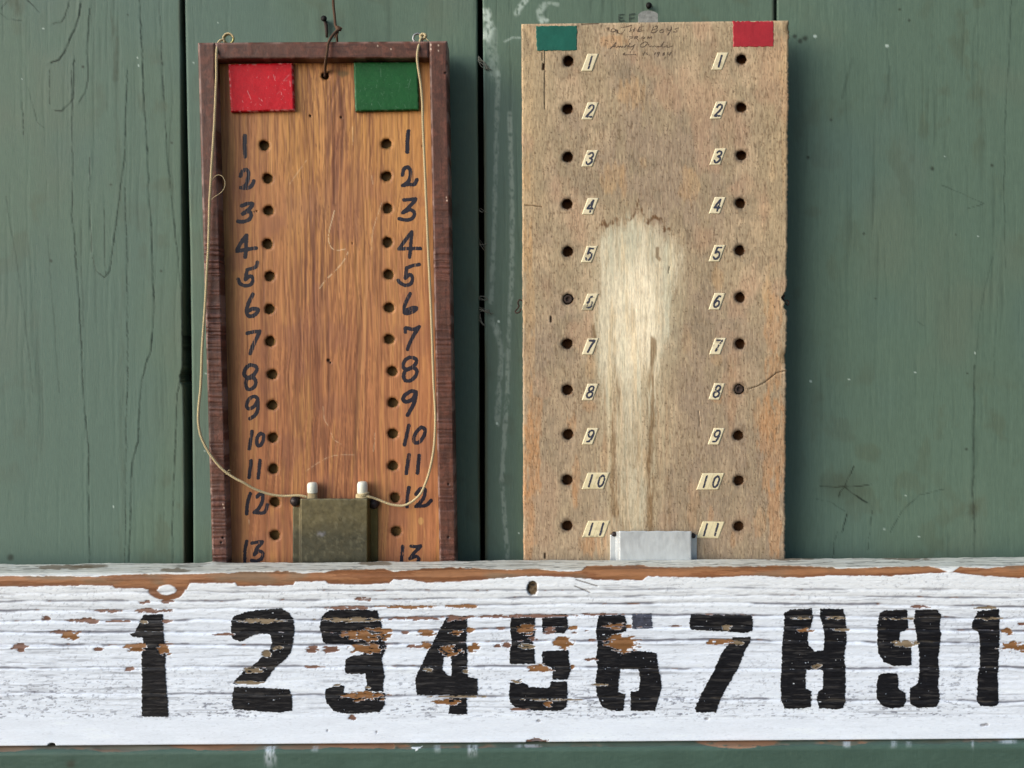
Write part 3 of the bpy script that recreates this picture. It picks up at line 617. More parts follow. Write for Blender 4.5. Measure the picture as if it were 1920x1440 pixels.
# ---- framed board
PF, PB, FF = -0.021, -0.009, -0.033
HL = [(496, 273), (502.5, 335), (504, 395), (502, 457.5), (506, 518), (506, 579.5), (507, 640), (511, 702), (511, 759.5), (512, 820.5), (513, 879), (516, 941), (516, 1003)]
HR = [(725, 270), (725, 331), (727, 391), (727, 454.5), (729, 515), (730, 577), (730, 636), (736, 696), (737, 755), (737, 813), (737, 873), (741, 933), (743, 996)]
HOLES1 = [(x, y, 9.5) for x, y in HL + HR] + [(610, 143, 7.0)]
def oak_fields(px, py):
    wx = px + 26 * (fbm(px / 110, py / 240, 3, 401) - .5) + 3 * (fbm(px / 30, py / 160, 2, 402) - .5)
    x0 = 600 + 14 * np.sin(py / 210); G = 64 * np.tanh((py - 100) / 260) + .02 * py
    fig = .5 + .5 * np.sin(2 * math.pi * ((np.sqrt((px - x0) ** 2 + 60) + G) / 12.5 + 2.2 * fbm(px / 45, py / 190, 2, 403) + .25 * fbm(px / 10, py / 120, 2, 407)))
    mid = np.exp(-((px - 610) / 120) ** 2)
    s1 = fbm(wx / 6, py / 330, 4, 404); s2 = fbm(wx / 2.2, py / 170, 3, 405); lo = fbm(px / 90, py / 260, 3, 406)
    return wx, fig, mid, s1, s2, lo
def oak_h(px, py):
    wx, fig, mid, s1, s2, lo = oak_fields(px, py)
    return -.00022 * sstep(.55, .8, s2) - .00010 * fig * mid
PX, PY = quadgrid((396, 100), (812, 98), (832, 1150), (420, 1150), 1.55)
CELL1 = 1.55
h = np.zeros(PX.shape); fm, ins = drill(PX, PY, HOLES1, CELL1, h, .0064)
wx, fig, mid, s1, s2, lo = oak_fields(PX, PY)
h += oak_h(PX, PY)
col = mix(np.broadcast_to(lin(188, 130, 86), PX.shape + (3,)).copy(), lin(198, 142, 82), sstep(.4, .65, lo) * sstep(700, 150, PY))
col = mix(col, lin(178, 116, 80), sstep(450, 900, PY) * .7)
col = mix(col, lin(142, 92, 64), (.10 + .55 * mid) * sstep(.42, .95, fig) * (.35 + .9 * sstep(.4, .65, s1)))
col = mix(col, lin(134, 84, 60), .4 * sstep(.54, .72, s1))
col = mix(col, lin(104, 66, 48), .4 * sstep(.58, .74, s2) * (.5 + .7 * mid))
pore = fbm(wx / 1.6, PY / 55, 2, 421); col = mix(col, lin(92, 58, 42), .4 * sstep(.60, .76, pore) * (.45 + .7 * mid))
st3 = fbm(wx / 3.4, PY / 240, 3, 422); col = mix(col, lin(112, 72, 54), .36 * sstep(.52, .68, st3) * (.3 + .8 * mid)); col = mix(col, lin(212, 158, 100), .3 * sstep(.6, .72, fbm(wx / 2.4, PY / 150, 3, 423)))
col = mix(col, lin(206, 152, 92), .35 * sstep(.55, .70, fbm(wx / 9, PY / 200, 3, 410)))
col = mix(col, lin(150, 100, 76), .5 * sstep(.52, .7, fbm(PX / 50, PY / 70, 4, 411)) * sstep(250, 420, PY))
k = np.exp(-(((PX - 575) / 50) ** 2 + ((PY - 390) / 38) ** 2)); col = mix(col, lin(166, 118, 88), .5 * k)
rw = PX + 30 * (fbm(PX / 120, PY / 260, 3, 424) - .5) * mid + 5 * (fbm(PX / 26, PY / 90, 3, 425) - .5)
for sc, sy, sd_, am in ((7, 620, 426, .55), (4.2, 480, 427, .5), (12, 700, 428, .5)):
    rg = 1 - np.abs(2 * fbm(rw / sc, PY / sy, 2, sd_) - 1)
    col = mix(col, lin(104, 66, 52), am * sstep(.86, .97, rg) * (.25 + .9 * mid) * sstep(.3, .55, fbm(PX / 30, PY / 60, 3, sd_ + 40)))
d = polydist(PX, PY, [(691, 480), (686, 560), (683, 640), (678, 700)], 12); col = mix(col, lin(196, 142, 96), .55 * (1 - sstep(1.5, 4, d)))
SCR = [[(627, 395), (621, 418), (616, 440), (617, 455), (623, 466), (634, 469), (647, 467)], [(653, 472), (645, 488), (632, 504), (622, 514), (610, 526), (599, 541)], [(606, 762), (608, 785), (615, 798)], [(621, 812), (626, 824), (640, 833)],
       [(664, 853), (640, 853), (623, 855), (606, 862), (590, 872), (574, 883)], [(661, 237), (662, 260), (661, 272)], [(697, 330), (699, 345)], [(716, 380), (712, 392), (700, 430), (696, 470)], [(703, 812), (702, 832), (700, 846)], [(467, 975), (468, 988)], [(543, 345), (575, 300)]]
for i, s in enumerate(SCR):
    d = polydist(PX, PY, smooth(s), 5); br = vnoise(PX / 3, PY / 3, 415)
    col = mix(col, lin(236, 214, 176), (.72 if i < 2 else .36) * (1 - sstep(.2, 1.2, d)) * sstep(.12, .45, br))
for x, y, r in [(582, 218, 3), (640, 220, 3), (616, 676, 4), (620, 680, 3), (482, 396, 1.6), (477, 397, 1.2), (661, 456, 1.5), (792, 275, 1.5)]:
    d = np.hypot(PX - x, PY - y) + 1.5 * (vnoise(PX / 2, PY / 2, 416) - .5); k = 1 - sstep(r * .5, r, d); col = mix(col, lin(28, 20, 14), .9 * k); h -= .0015 * k
d = np.hypot((PX - 643) / 1.6, PY - 138) + 6 * (fbm(PX / 6, PY / 6, 3, 417) - .5); col = mix(col, lin(98, 92, 66), .6 * (1 - sstep(3, 9, d)))
d = np.hypot((PX - 789) / .7, PY - 977); col = mix(col, lin(196, 152, 96), .8 * (1 - sstep(6, 8, d)))
for x, y, r in HOLES1:   # grubby rims and raw drilled bores
    d = np.hypot(PX - x, PY - y); col = mix(col, lin(84, 58, 34), .5 * (1 - sstep(r, r + 4.5, d + 3 * (vnoise(PX / 3, PY / 3, 418) - .3)))); col[d < r - .5] = lin(112, 86, 48)
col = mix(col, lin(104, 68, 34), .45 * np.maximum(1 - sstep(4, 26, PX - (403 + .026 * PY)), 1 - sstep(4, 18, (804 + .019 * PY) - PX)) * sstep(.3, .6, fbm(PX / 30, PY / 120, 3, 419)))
fboard = thing('framed_score_board', at(625, 1150, PB), 'orange-brown wooden score board in a dark frame with hand-inked numbers', 'score board')
slab('panel', at(PX, PY, PF - h), col, PB, M_oak, fboard, fm)

def rail(c4, cell, marks, seed, horiz=False):
    PX, PY = quadgrid(*c4, cell); h = np.zeros(PX.shape)
    ny, nx = PX.shape; e = np.minimum.outer(np.minimum(np.arange(ny), ny - 1 - np.arange(ny)), np.minimum(np.arange(nx), nx - 1 - np.arange(nx)) * 1.0)
    ex = np.minimum(np.arange(nx), nx - 1 - np.arange(nx))[None, :] * cell; ey = np.minimum(np.arange(ny), ny - 1 - np.arange(ny))[:, None] * cell
    ee = np.minimum(ex, ey); h -= .0016 * (1 - sstep(0, 4.2, ee)) ** 2
    col = np.broadcast_to(lin(88, 57, 46), PX.shape + (3,)).copy()
    a, b = (90, 8) if horiz else (8, 90)
    n1 = fbm(PX / a, PY / b, 4, seed); n2 = fbm(PX / 9, PY / 9, 4, seed + 5)
    col *= (.70 + .6 * n1)[..., None]; col = mix(col, lin(118, 72, 58), .5 * sstep(.5, .7, n2)); col = mix(col, lin(62, 38, 34), .6 * sstep(.55, .75, fbm(PX / a * 2, PY / b * 2, 3, seed + 7)))
    if marks:   # band-saw marks across the rail
        u = PY + 1.8 * (fbm(PX / 12, PY / 20, 2, seed + 9) - .5)
        am = marks * sstep(300, 480, PY) * (.35 + .9 * sstep(.35, .65, fbm(PX * 0 + 1, PY / 45, 3, seed + 11)))
        g = fbm(PX / 60, u / 3.6, 2, seed + 12); gg = sstep(.42, .62, g)
        h += .0009 * am * (gg - .5); col = mix(col, lin(58, 34, 32), .55 * np.clip(am, 0, 1) * (1 - gg)); col = mix(col, lin(124, 84, 76), .25 * np.clip(am, 0, 1) * gg)
    h += .00028 * (n2 - .5)
    wear = (1 - sstep(1, 4.5, ee)) * sstep(.45, .65, fbm(PX / 20, PY / 20, 3, seed + 15)); col = mix(col, lin(150, 122, 112), .6 * wear)
    for x, y in [(841, 1007), (415, 1017), (418, 1008), (841, 908), (835, 137)]:
        d = np.hypot(PX - x, PY - y); k = 1 - sstep(1.2, 3, d); col = mix(col, lin(24, 14, 12), .9 * k); h -= .001 * k
    for x, y in [(808, 84), (808, 92), (822, 85), (822, 95), (418, 946), (420, 952), (837, 370), (838, 376), (733, 92), (708, 86)]:
        d = np.hypot((PX - x) * 1.6, PY - y); col = mix(col, lin(214, 190, 170), .8 * (1 - sstep(1, 2.4, d)))
    return slab('frame_rail', at(PX, PY, FF - h), col, -0.007, M_rail, fboard)
rail([(371, 80.5), (403, 80), (430, 1150), (401, 1150)], 1.3, 1.0, 431)
rail([(804.5, 77.5), (838.5, 77), (857, 1150), (826, 1150)], 1.3, .45, 441)
rail([(403.6, 80), (803.9, 77.6), (803.9, 109.5), (403.6, 111.5)], 1.3, 0, 451, True)

def block(name, label, c4, rgb, seed, scratch, parent, Yf, Yb, mat, edge=2.0, cell=1.2):
    PX, PY = quadgrid(*c4, cell); ny, nx = PX.shape
    ex = np.minimum(np.arange(nx), nx - 1 - np.arange(nx))[None, :] * cell; ey = np.minimum(np.arange(ny), ny - 1 - np.arange(ny))[:, None] * cell
    ee = np.minimum(ex, ey); h = -.0009 * (1 - sstep(0, edge * 1.5, ee)) ** 2 + .0002 * (fbm(PX / 7, PY / 7, 3, seed) - .5)
    col = np.broadcast_to(rgb, PX.shape + (3,)).copy() * (.85 + .3 * fbm(PX / 14, PY / 14, 4, seed + 1))[..., None]
    a = .6; xr = PX * math.cos(a) + PY * math.sin(a)
    low = sstep(.35, .6, fbm(PX / 25, PY / 25, 2, seed + 8)) * sstep(0, 60, PY - PY.min() + 20)
    sc = (sstep(.80, .83, fbm(PX / 5, PY / 2.0, 3, seed + 2)) + sstep(.80, .84, fbm(xr / 2.2, PY / 8, 3, seed + 3))) * low
    sc = sc * .35; rs = np.random.default_rng(seed)
    if scratch > .3:
        for q in range(16):
            x0 = PX.min() + 8 + (PX.max() - PX.min() - 16) * rs.random(); y0 = PY.min() + 6 + (PY.max() - PY.min() - 14) * rs.random() ** .6; an = rs.normal(1.5, .5); ll = 3 + 16 * rs.random() ** 3
            dd = polydist(PX, PY, [(x0, y0), (x0 + ll * math.cos(an), min(y0 + ll * math.sin(an), PY.max() - 3))], 4); sc = np.maximum(sc, (.15 + .45 * rs.random() ** 2) * (1 - sstep(.1, 1.0, dd)))
    col = mix(col, lin(206, 170, 170) if rgb[0] > rgb[1] else lin(130, 166, 140), np.clip(scratch * sc, 0, .75))
    wear = (1 - sstep(.5, 3.5, ee)) * sstep(.5, .66, fbm(PX / 5, PY / 5, 3, seed + 4)); col = mix(col, lin(226, 150, 150) if rgb[0] > rgb[1] else lin(110, 140, 116), scratch * .8 * wear)
    jg = 1.2 if edge > 1 else 2.6; js = 9 if edge > 1 else 4
    PXj = PX + jg * (fbm(PX / js, PY / js, 2, seed + 6) - .5); PYj = PY + jg * (fbm(PX / js, PY / js, 2, seed + 7) - .5)
    o = slab(name, at(PXj, PYj, Yf - h), col, Yb, mat, parent); o['label'] = label; return o
block('colour_block', 'scuffed red painted block', [(428, 120.5), (548.5, 118), (552, 207), (433, 210)], lin(186, 16, 32), 461, 1.0, fboard, PF - .0045, PF + .001, M_red)
block('colour_block', 'dark green painted block', [(663, 117), (783.5, 116.5), (785.5, 206), (666, 208.5)], lin(26, 84, 42), 471, .55, fboard, PF - .0045, PF + .001, M_red)

def zz(ox, oy, *st): return [[(ox + x / 6, oy + y / 6) for x, y in s] for s in st]
MARK = [
 ('left', 1, 45, zz(340, 230, [(715, 150), (712, 260), (715, 380)])),
 ('left', 2, 40, zz(340, 230, [(665, 600), (690, 545), (735, 530), (755, 570), (745, 650), (725, 700), (680, 735)], [(670, 730), (740, 735), (790, 710), (815, 655)])),
 ('left', 3, 40, zz(340, 230, [(680, 935), (750, 910), (800, 915), (770, 965), (690, 1025)], [(690, 1025), (760, 1000), (785, 1040), (760, 1090), (690, 1115), (635, 1110)])),
 ('left', 4, 40, [[(462, 441), (452, 455), (443.5, 471)], [(443.5, 471), (480, 465)], [(462, 441), (461, 470), (459.5, 482)]]),
 ('left', 5, 38, zz(340, 460, [(855, 190), (835, 245), (740, 275)], [(740, 275), (720, 385)], [(720, 385), (780, 345), (805, 385), (780, 440), (720, 455), (660, 430), (640, 380)])),
 ('left', 6, 40, zz(340, 460, [(805, 550), (760, 640), (735, 730), (750, 790), (800, 795), (850, 760), (860, 720), (800, 715), (750, 740)])),
 ('left', 7, 40, zz(340, 460, [(740, 990), (800, 975), (880, 968)], [(880, 968), (850, 1040), (800, 1140), (775, 1215)])),
 ('left', 8, 38, zz(340, 660, [(770, 145), (720, 190), (705, 250), (740, 285), (800, 265), (845, 210), (840, 165), (790, 145), (770, 145)], [(740, 290), (725, 350), (740, 410), (780, 420), (830, 380), (835, 320), (800, 290), (750, 300)])),
 ('left', 9, 38, zz(340, 660, [(860, 570), (855, 520), (810, 500), (755, 540), (735, 600), (760, 640), (820, 610), (860, 540)], [(860, 540), (860, 640), (830, 710), (770, 750)])),
 ('left', 10, 38, zz(340, 660, [(795, 895), (765, 1090)], [(890, 915), (855, 960), (850, 1030), (880, 1055), (915, 1010), (925, 940), (890, 915)])),
 ('left', 11, 38, zz(340, 660, [(785, 1225), (762, 1410)], [(885, 1220), (865, 1415)])),
 ('left', 12, 38, zz(340, 860, [(775, 395), (745, 500), (735, 620)], [(850, 430), (880, 400), (915, 400), (910, 480), (870, 560), (820, 605)], [(820, 605), (920, 610), (955, 570), (965, 520)])),
 ('left', 13, 36, zz(340, 860, [(735, 930), (715, 1040), (715, 1190)], [(795, 950), (850, 940), (910, 935), (850, 1010), (820, 1080)], [(820, 1080), (870, 1040), (915, 1060), (905, 1120), (850, 1150), (790, 1145)])),
 ('right', 1, 42, zz(600, 230, [(995, 95), (985, 200), (980, 330)])),
 ('right', 2, 38, zz(600, 230, [(925, 590), (945, 520), (985, 500), (1015, 540), (1010, 620), (985, 670), (930, 708)], [(930, 708), (1000, 695), (1060, 695), (1090, 640)])),
 ('right', 3, 38, zz(600, 230, [(945, 870), (1010, 865), (1075, 860), (1020, 930), (930, 1015)], [(930, 1015), (1010, 980), (1060, 1010), (1045, 1070), (980, 1095), (890, 1080)])),
 ('right', 4, 38, [[(772, 435), (760, 450), (749, 466)], [(748, 466.5), (767, 466), (788, 466)], [(772, 435), (770, 460), (768, 482)]]),
 ('right', 5, 38, zz(600, 460, [(1115, 215), (1040, 230), (975, 255)], [(975, 255), (960, 370)], [(960, 370), (1010, 330), (1040, 370), (1020, 430), (960, 450), (900, 420), (880, 395)])),
 ('right', 6, 38, zz(600, 460, [(1015, 545), (965, 640), (945, 720), (960, 765), (1030, 755), (1085, 715), (1060, 700), (990, 720), (955, 750)])),
 ('right', 7, 38, zz(600, 460, [(960, 975), (965, 930), (1050, 945), (1115, 915)], [(1115, 915), (1050, 1020), (1005, 1110), (985, 1170)])),
 ('right', 8, 38, zz(600, 660, [(1010, 60), (960, 90), (935, 150), (955, 190), (1020, 180), (1070, 140), (1085, 90), (1050, 65), (1010, 60)], [(960, 200), (940, 270), (960, 320), (1020, 320), (1080, 260), (1085, 200), (1040, 180), (980, 200)])),
 ('right', 9, 40, zz(600, 660, [(1080, 450), (1030, 440), (960, 480), (935, 530), (970, 560), (1040, 530), (1080, 460)], [(1080, 460), (1070, 540), (1030, 630), (985, 710)])),
 ('right', 10, 38, zz(600, 660, [(1000, 825), (950, 1045)], [(1140, 845), (1085, 900), (1055, 970), (1070, 1020), (1120, 1010), (1170, 940), (1180, 870), (1140, 845)])),
 ('right', 11, 40, zz(600, 660, [(1000, 1160), (970, 1365)], [(1115, 1165), (1095, 1360)])),
 ('right', 12, 38, zz(600, 860, [(1000, 325), (985, 430), (980, 540)], [(1080, 400), (1130, 340), (1180, 350), (1170, 430), (1120, 500), (1080, 535)], [(1080, 535), (1190, 525), (1250, 470)])),
 ('right', 13, 36, zz(600, 860, [(930, 985), (915, 1160)], [(1025, 985), (1080, 990), (1130, 985), (1060, 1060), (1010, 1125)], [(1010, 1125), (1080, 1100), (1110, 1125), (1100, 1170)])),
]
for i, (side, num, w, st) in enumerate(MARK):
    ss = [smooth(s) for s in st]; al = np.vstack(ss); r = w / 6
    o = patch('inked_numeral', strokes_mask(ss, r * 1.16, .55, 480 + i, .02), (al[:, 0].min() - r, al[:, 1].min() - r, al[:, 0].max() + r, al[:, 1].max() + r), .7,
              lambda x, y: PF - .00008 - oak_h(x, y), M_ink, fboard)
    o['label'] = 'hand-inked number %d beside the %s column of holes' % (num, side)

# screw eyes on the top rail
for (x, y), mt, lb in (((429, 73), M_gold, 'brass screw eye'), ((783.5, 72), M_steel, 'steel screw eye')):
    c = at(x, y, -0.020); V = []; F = []; a = np.linspace(-.35 * math.pi, 1.35 * math.pi, 30)
    ring = np.stack([c[0] + .0042 * np.cos(a), np.full(30, c[1]), c[2] + .0042 * np.sin(a)], 1)
    tube(V, F, ring, .0010, 8); tube(V, F, [c + (0, 0, -.0042), c + (0, 0, -.008), c + (0, 0, -.014)], .0011, 8)
    o = mesh_obj('screw_eye', V, F, mt, fboard); o['label'] = lb

# tin pockets: folded sheet with side flanges
def pocket(parent, mat, Ypan, Yfr, fl0, fl1, fr0, fr1, ff0, ff1, ytop_f, ytop_fl, ybot, label, colf=None):
    """px x of left flange, front, right flange; the front lies at Yfr, flanges on Ypan"""
    nz = 60; t = .0009
    prof = []
    def seg(x0, Y0, x1, Y1, n):
        for k in np.linspace(0, 1, n): prof.append((x0 + (x1 - x0) * k, Y0 + (Y1 - Y0) * k))
    seg(fl0, Ypan, fl1, Ypan, 8); seg(fl1 + .4, Ypan - .0004, ff0 - .4, Yfr + .0005, 8); seg(ff0 + .6, Yfr, ff1 - .6, Yfr, 70); seg(ff1 + .3, Yfr + .0005, fr0 - .4, Ypan - .0004, 8); seg(fr0, Ypan, fr1, Ypan, 8)
    X = np.array([p[0] for p in prof]); Yy = np.array([p[1] for p in prof])
    isf = (np.abs(Yy - Yfr) < .0008)
    top = np.where(np.abs(Yy - Ypan) < 1e-5, ytop_fl, np.where(isf, ytop_f, ytop_f + 1)) + 1.0 * (vnoise(X / 9, X * 0, 601) - .5)
    v = np.linspace(0, 1, nz)[:, None]; PY = top[None, :] * (1 - v) + ybot * v; PX = np.broadcast_to(X, PY.shape)
    dent = .0007 * (fbm(PX / 45, PY / 45, 3, 603) - .5) + .00015 * (fbm(PX / 6, PY / 6, 3, 604) - .5)
    Q = at(PX, PY, np.broadcast_to(Yy, PY.shape) - dent); B = Q + np.array([0, t, 0])
    ny, nx = PX.shape; V = np.concatenate([Q.reshape(-1, 3), B.reshape(-1, 3)]); F = grid_faces(ny, nx); G = grid_faces(ny, nx)[:, ::-1] + ny * nx
    i = np.arange(nx - 1); rim = np.stack([i, i + 1, i + 1 + ny * nx, i + ny * nx], 1)
    j = np.arange(ny - 1) * nx; sl = np.stack([j, j + ny * nx, j + nx + ny * nx, j + nx], 1); sr = sl[:, ::-1] + (nx - 1)
    F = np.concatenate([F, G, rim, sl, sr]); fl = np.zeros(len(F), bool); fl[2 * (ny - 1) * (nx - 1):] = True
    c = None
    if colf is not None: c1 = colf(PX, PY).reshape(-1, 3); c = np.concatenate([c1, c1])
    o = mesh_obj('tin_pocket', V, F, mat, parent, c, fl); o['label'] = label; return o
def brass_col(px, py):
    c = mix(np.broadcast_to(lin(106, 98, 72), px.shape + (3,)).copy(), lin(76, 74, 60), sstep(968, 1010, py + 30 * (fbm(px / 25, py / 25, 3, 611) - .5)))
    c = mix(c, lin(84, 78, 60), .4 * sstep(.5, .65, fbm(px / 8, py / 8, 4, 612))); c = mix(c, lin(130, 124, 100), .28 * sstep(.6, .72, fbm(px / 7, py / 7, 4, 613)))
    c = mix(c, lin(112, 96, 40), .5 * (px > 688) * np.ones(px.shape)); d = np.hypot((px - 602) / 1.6, py - 1001); c = mix(c, lin(140, 140, 150), .6 * (1 - sstep(2, 6, d + 5 * (fbm(px / 4, py / 4, 2, 614) - .5))))
    d = np.abs(np.hypot(px - 638, py - 973) - 2.5); c = mix(c, lin(60, 54, 36), .7 * (1 - sstep(.5, 1.4, d))); return c
p1 = pocket(fboard, M_brass, PF - .0010, PF - .0125, 549, 561.5, 696.5, 708.5, 564, 689, 935, 950, 1120, 'tarnished olive tin pocket', brass_col)
for x, y in ((554.5, 939), (701.5, 944)):
    c = at(x, y, PF); V = []; F = []
    lathe(V, F, c, (0, -1, 0), [(.0001, .0058), (.0022, .0055), (.0040, .0042), (.0049, .0020), (.0049, 0)][::-1], 22)
    mesh_obj('screw', V, F, M_screw, p1)

# ---- plywood board
RF, RB = -0.031, -0.017
H2L = [(1066, 115), (1064.5, 205), (1065, 295), (1064, 383), (1065, 472), (1065.5, 561), (1064, 645), (1064, 731), (1065.5, 814.5), (1064, 899.6), (1064, 985.6)]
H2R = [(1390.5, 112), (1390, 202), (1390, 292), (1388, 381.5), (1387, 470), (1387.5, 558), (1387.6, 645), (1386, 730), (1384.5, 816.5), (1385, 901), (1385, 986.5)]
HOLES2 = [(x, y, 10.0) for x, y in H2L] + [(x, y, 9.6) for x, y in H2R]
def ply_h(px, py):
    return -.00011 * sstep(.56, .74, fbm(px / 2.0, py / 16, 3, 501)) + .00035 * (fbm(px / 30, py / 60, 3, 502) - .5)
WORN = [(1118, 640), (1122, 560), (1126, 470), (1130, 432), (1138, 425), (1150, 428), (1158, 412), (1170, 415), (1185, 410), (1195, 395), (1203, 408), (1215, 420), (1228, 408), (1240, 430), (1250, 440), (1262, 445), (1258, 470), (1290, 478), (1298, 490), (1275, 500), (1262, 520), (1255, 560), (1260, 600), (1250, 640), (1236, 690), (1229, 760), (1226, 840), (1220, 900), (1212, 960), (1205, 1010), (1165, 1010), (1160, 900), (1146, 840), (1142, 780), (1132, 740), (1122, 700)]
PX, PY = quadgrid((978, 45), (1479, 38.5), (1471, 1140), (982, 1140), 1.6)
CELL2 = 1.6
ny, nx = PX.shape
u = np.linspace(0, 1, nx)[None, :]; fr = (vnoise(PY / 3, PY * 0, 510) - .5) * 2.0 + (fbm(PY / 22, PY * 0, 3, 511) - .5) * 3
notch = -9 * np.exp(-((PY - 558) / 9) ** 2) - 4 * np.exp(-((PY - 575) / 5) ** 2) - 5 * np.exp(-((PY - 675) / 16) ** 2) * .5
PX = PX + (u > .97) * ((u - .97) / .03) * (fr + notch) + (u < .02) * ((.02 - u) / .02) * fr * .5
ex = np.minimum(np.arange(nx), nx - 1 - np.arange(nx))[None, :] * CELL2; ey = np.minimum(np.arange(ny), ny - 1 - np.arange(ny))[:, None] * CELL2
ee = np.minimum(ex, ey) + 0 * PX
h = np.zeros(PX.shape); fm, ins = drill(PX, PY, HOLES2, CELL2, h)
h += ply_h(PX, PY) - .0012 * (1 - sstep(0, 3.2, ee)) ** 2
lo = fbm(PX / 120, PY / 150, 4, 520); md = fbm(PX / 22, PY / 70, 4, 521)
col = mix(np.broadcast_to(lin(190, 166, 136), PX.shape + (3,)).copy(), lin(162, 142, 120), sstep(.40, .62, lo))
col = mix(col, lin(198, 170, 130), .6 * np.maximum(1 - sstep(10, 70, PX - 980), 1 - sstep(10, 90, 1476 - PX)) * (1 - sstep(350, 600, PY)))
col = mix(col, lin(140, 126, 104), .5 * sstep(.50, .66, fbm(PX / 34, PY / 44, 4, 537))); col = mix(col, lin(164, 146, 118), .6 * sstep(.45, .65, md)); col = mix(col, lin(186, 150, 122), .5 * sstep(.55, .72, fbm(PX / 60, PY / 90, 4, 522)))
col = mix(col, lin(150, 132, 112), .40 * sstep(560, 800, PY))
ORG = [(1190, 175, 34, 30, .6), (1150, 78, 28, 14, .65), (1150, 335, 24, 28, .5), (1170, 350, 8, 40, .5), (1292, 345, 18, 36, .5), (1345, 745, 14, 14, .6), (1106, 762, 14, 12, .6), (1345, 675, 10, 12, .4), (1345, 520, 12, 24, .5), (1205, 305, 8, 14, .4),
       (988, 330, 9, 60, .5), (988, 470, 10, 60, .5), (992, 600, 10, 200, .55), (996, 860, 20, 90, .85), (992, 980, 14, 90, .8), (1002, 800, 16, 80, .7), (1074, 792, 9, 26, .65), (1080, 900, 8, 44, .65), (1078, 930, 6, 30, .6), (1110, 1018, 26, 30, .8), (1135, 850, 10, 40, .6), (1107, 690, 12, 30, .45),
       (1208, 870, 8, 26, .7), (1450, 610, 18, 70, .7), (1452, 700, 16, 44, .75), (1440, 560, 10, 60, .5), (1448, 830, 30, 90, .75), (1438, 780, 26, 50, .6), (1455, 960, 14, 90, .8), (1425, 980, 14, 30, .5), (1332, 970, 6, 20, .5), (1375, 1010, 8, 18, .5), (1300, 955, 12, 60, .3), (1286, 640, 10, 30, .25), (1470, 200, 9, 160, .35), (1372, 730, 8, 80, .3)]
oj = fbm(PX / 6, PY / 26, 4, 523) - .5
for cx, cy, rx, ry, s in ORG:
    q = ((PX - cx) / rx) ** 2 + ((PY - cy) / ry) ** 2 + 2.4 * oj
    col = mix(col, lin(206, 162, 112) if s < .62 and cy < 720 else lin(190, 138, 92), s * .65 * (1 - sstep(.45, 1.15, q)) * (.55 + .6 * fbm(PX / 2.5, PY / 24, 3, 524)))
wj = fbm(PX / 5, PY / 30, 4, 525) - .5
wpx = PX + 14 * (fbm(PX / 14, PY / 60, 3, 526) - .5); wpy = PY + 60 * wj
ins_w = np.zeros(PX.shape); nof = 0
for dx in (-9, -4.5, 0, 4.5, 9):
    for dy in (-20, 0, 20): ins_w += inpoly(PX + dx, PY + dy + 46 * wj, WORN); nof += 1
ins_w = ins_w / nof
ins_w = sstep(.18, .86, ins_w + .55 * (fbm(PX / 3.6, PY / 46, 3, 545) - .5) * (ins_w > .01))
hw = np.interp(PY, [380, 420, 500, 600, 700, 800, 900, 1010], [20, 70, 94, 94, 84, 74, 68, 60])
tt = np.abs(PX - 1187 + 40 * (fbm(PX / 20, PY / 90, 3, 541) - .5)) / hw
halo = (1 - sstep(.55, 1.2, tt + .5 * (fbm(PX / 6, PY / 60, 3, 542) - .5))) * sstep(400, 440, PY + 70 * wj) * np.interp(PY, [400, 520, 650, 800, 1010], [.4, .75, .7, .6, .45])
col = mix(col, lin(200, 186, 156), .85 * halo)
strk = fbm(PX / 9, PY / 190, 4, 543)
worn = ins_w * (1 - .45 * sstep(660, 860, PY)) * (1 + (sstep(.30, .56, strk) - 1) * sstep(600, 800, PY)) * (.72 + .28 * sstep(.3, .55, strk))
core = np.exp(-((PX - 1195) / 46) ** 2) * sstep(440, 540, PY) * (1 - sstep(620, 800, PY))
wc = mix(np.broadcast_to(lin(214, 203, 176), PX.shape + (3,)).copy(), lin(250, 236, 206), np.clip(core * 1.15, 0, 1))
wc = mix(wc, lin(196, 194, 170), .6 * sstep(.5, .64, fbm(PX / 13, PY / 150, 4, 527)) * (1 - .7 * core))
wc = mix(wc, lin(240, 214, 172), .5 * sstep(.54, .68, fbm(PX / 11, PY / 120, 4, 528)))
wc = mix(wc, lin(176, 154, 120), .35 * sstep(.58, .70, fbm(PX / 4, PY / 60, 3, 544)))
col = mix(col, wc, .92 * worn)
for sc_, sd_, c_, a_ in ((5, 546, lin(126, 100, 72), .55), (9, 547, lin(224, 206, 168), .5), (4, 548, lin(196, 146, 104), .35)):
    col = mix(col, c_, a_ * halo * sstep(660, 760, PY) * sstep(.56, .68, fbm(PX / sc_, PY / 210, 3, sd_)))
fr_ = polydist(PX, PY, [(1122, 425), (1132, 415), (1138, 425), (1155, 408), (1160, 420), (1170, 398), (1180, 415), (1190, 402), (1197, 376), (1205, 400), (1215, 418), (1225, 405), (1240, 412), (1245, 432), (1255, 428), (1262, 440)], 14)
col = mix(col, lin(104, 74, 48), .9 * (1 - sstep(.6, 4.2, fr_ + 9 * wj)) * sstep(.3, .55, fbm(PX / 3, PY / 12, 3, 529)))
d = polydist(PX, PY, [(1232, 466), (1231, 482), (1237, 486)], 8); col = mix(col, lin(110, 84, 54), .7 * (1 - sstep(1, 4, d + 5 * wj)))
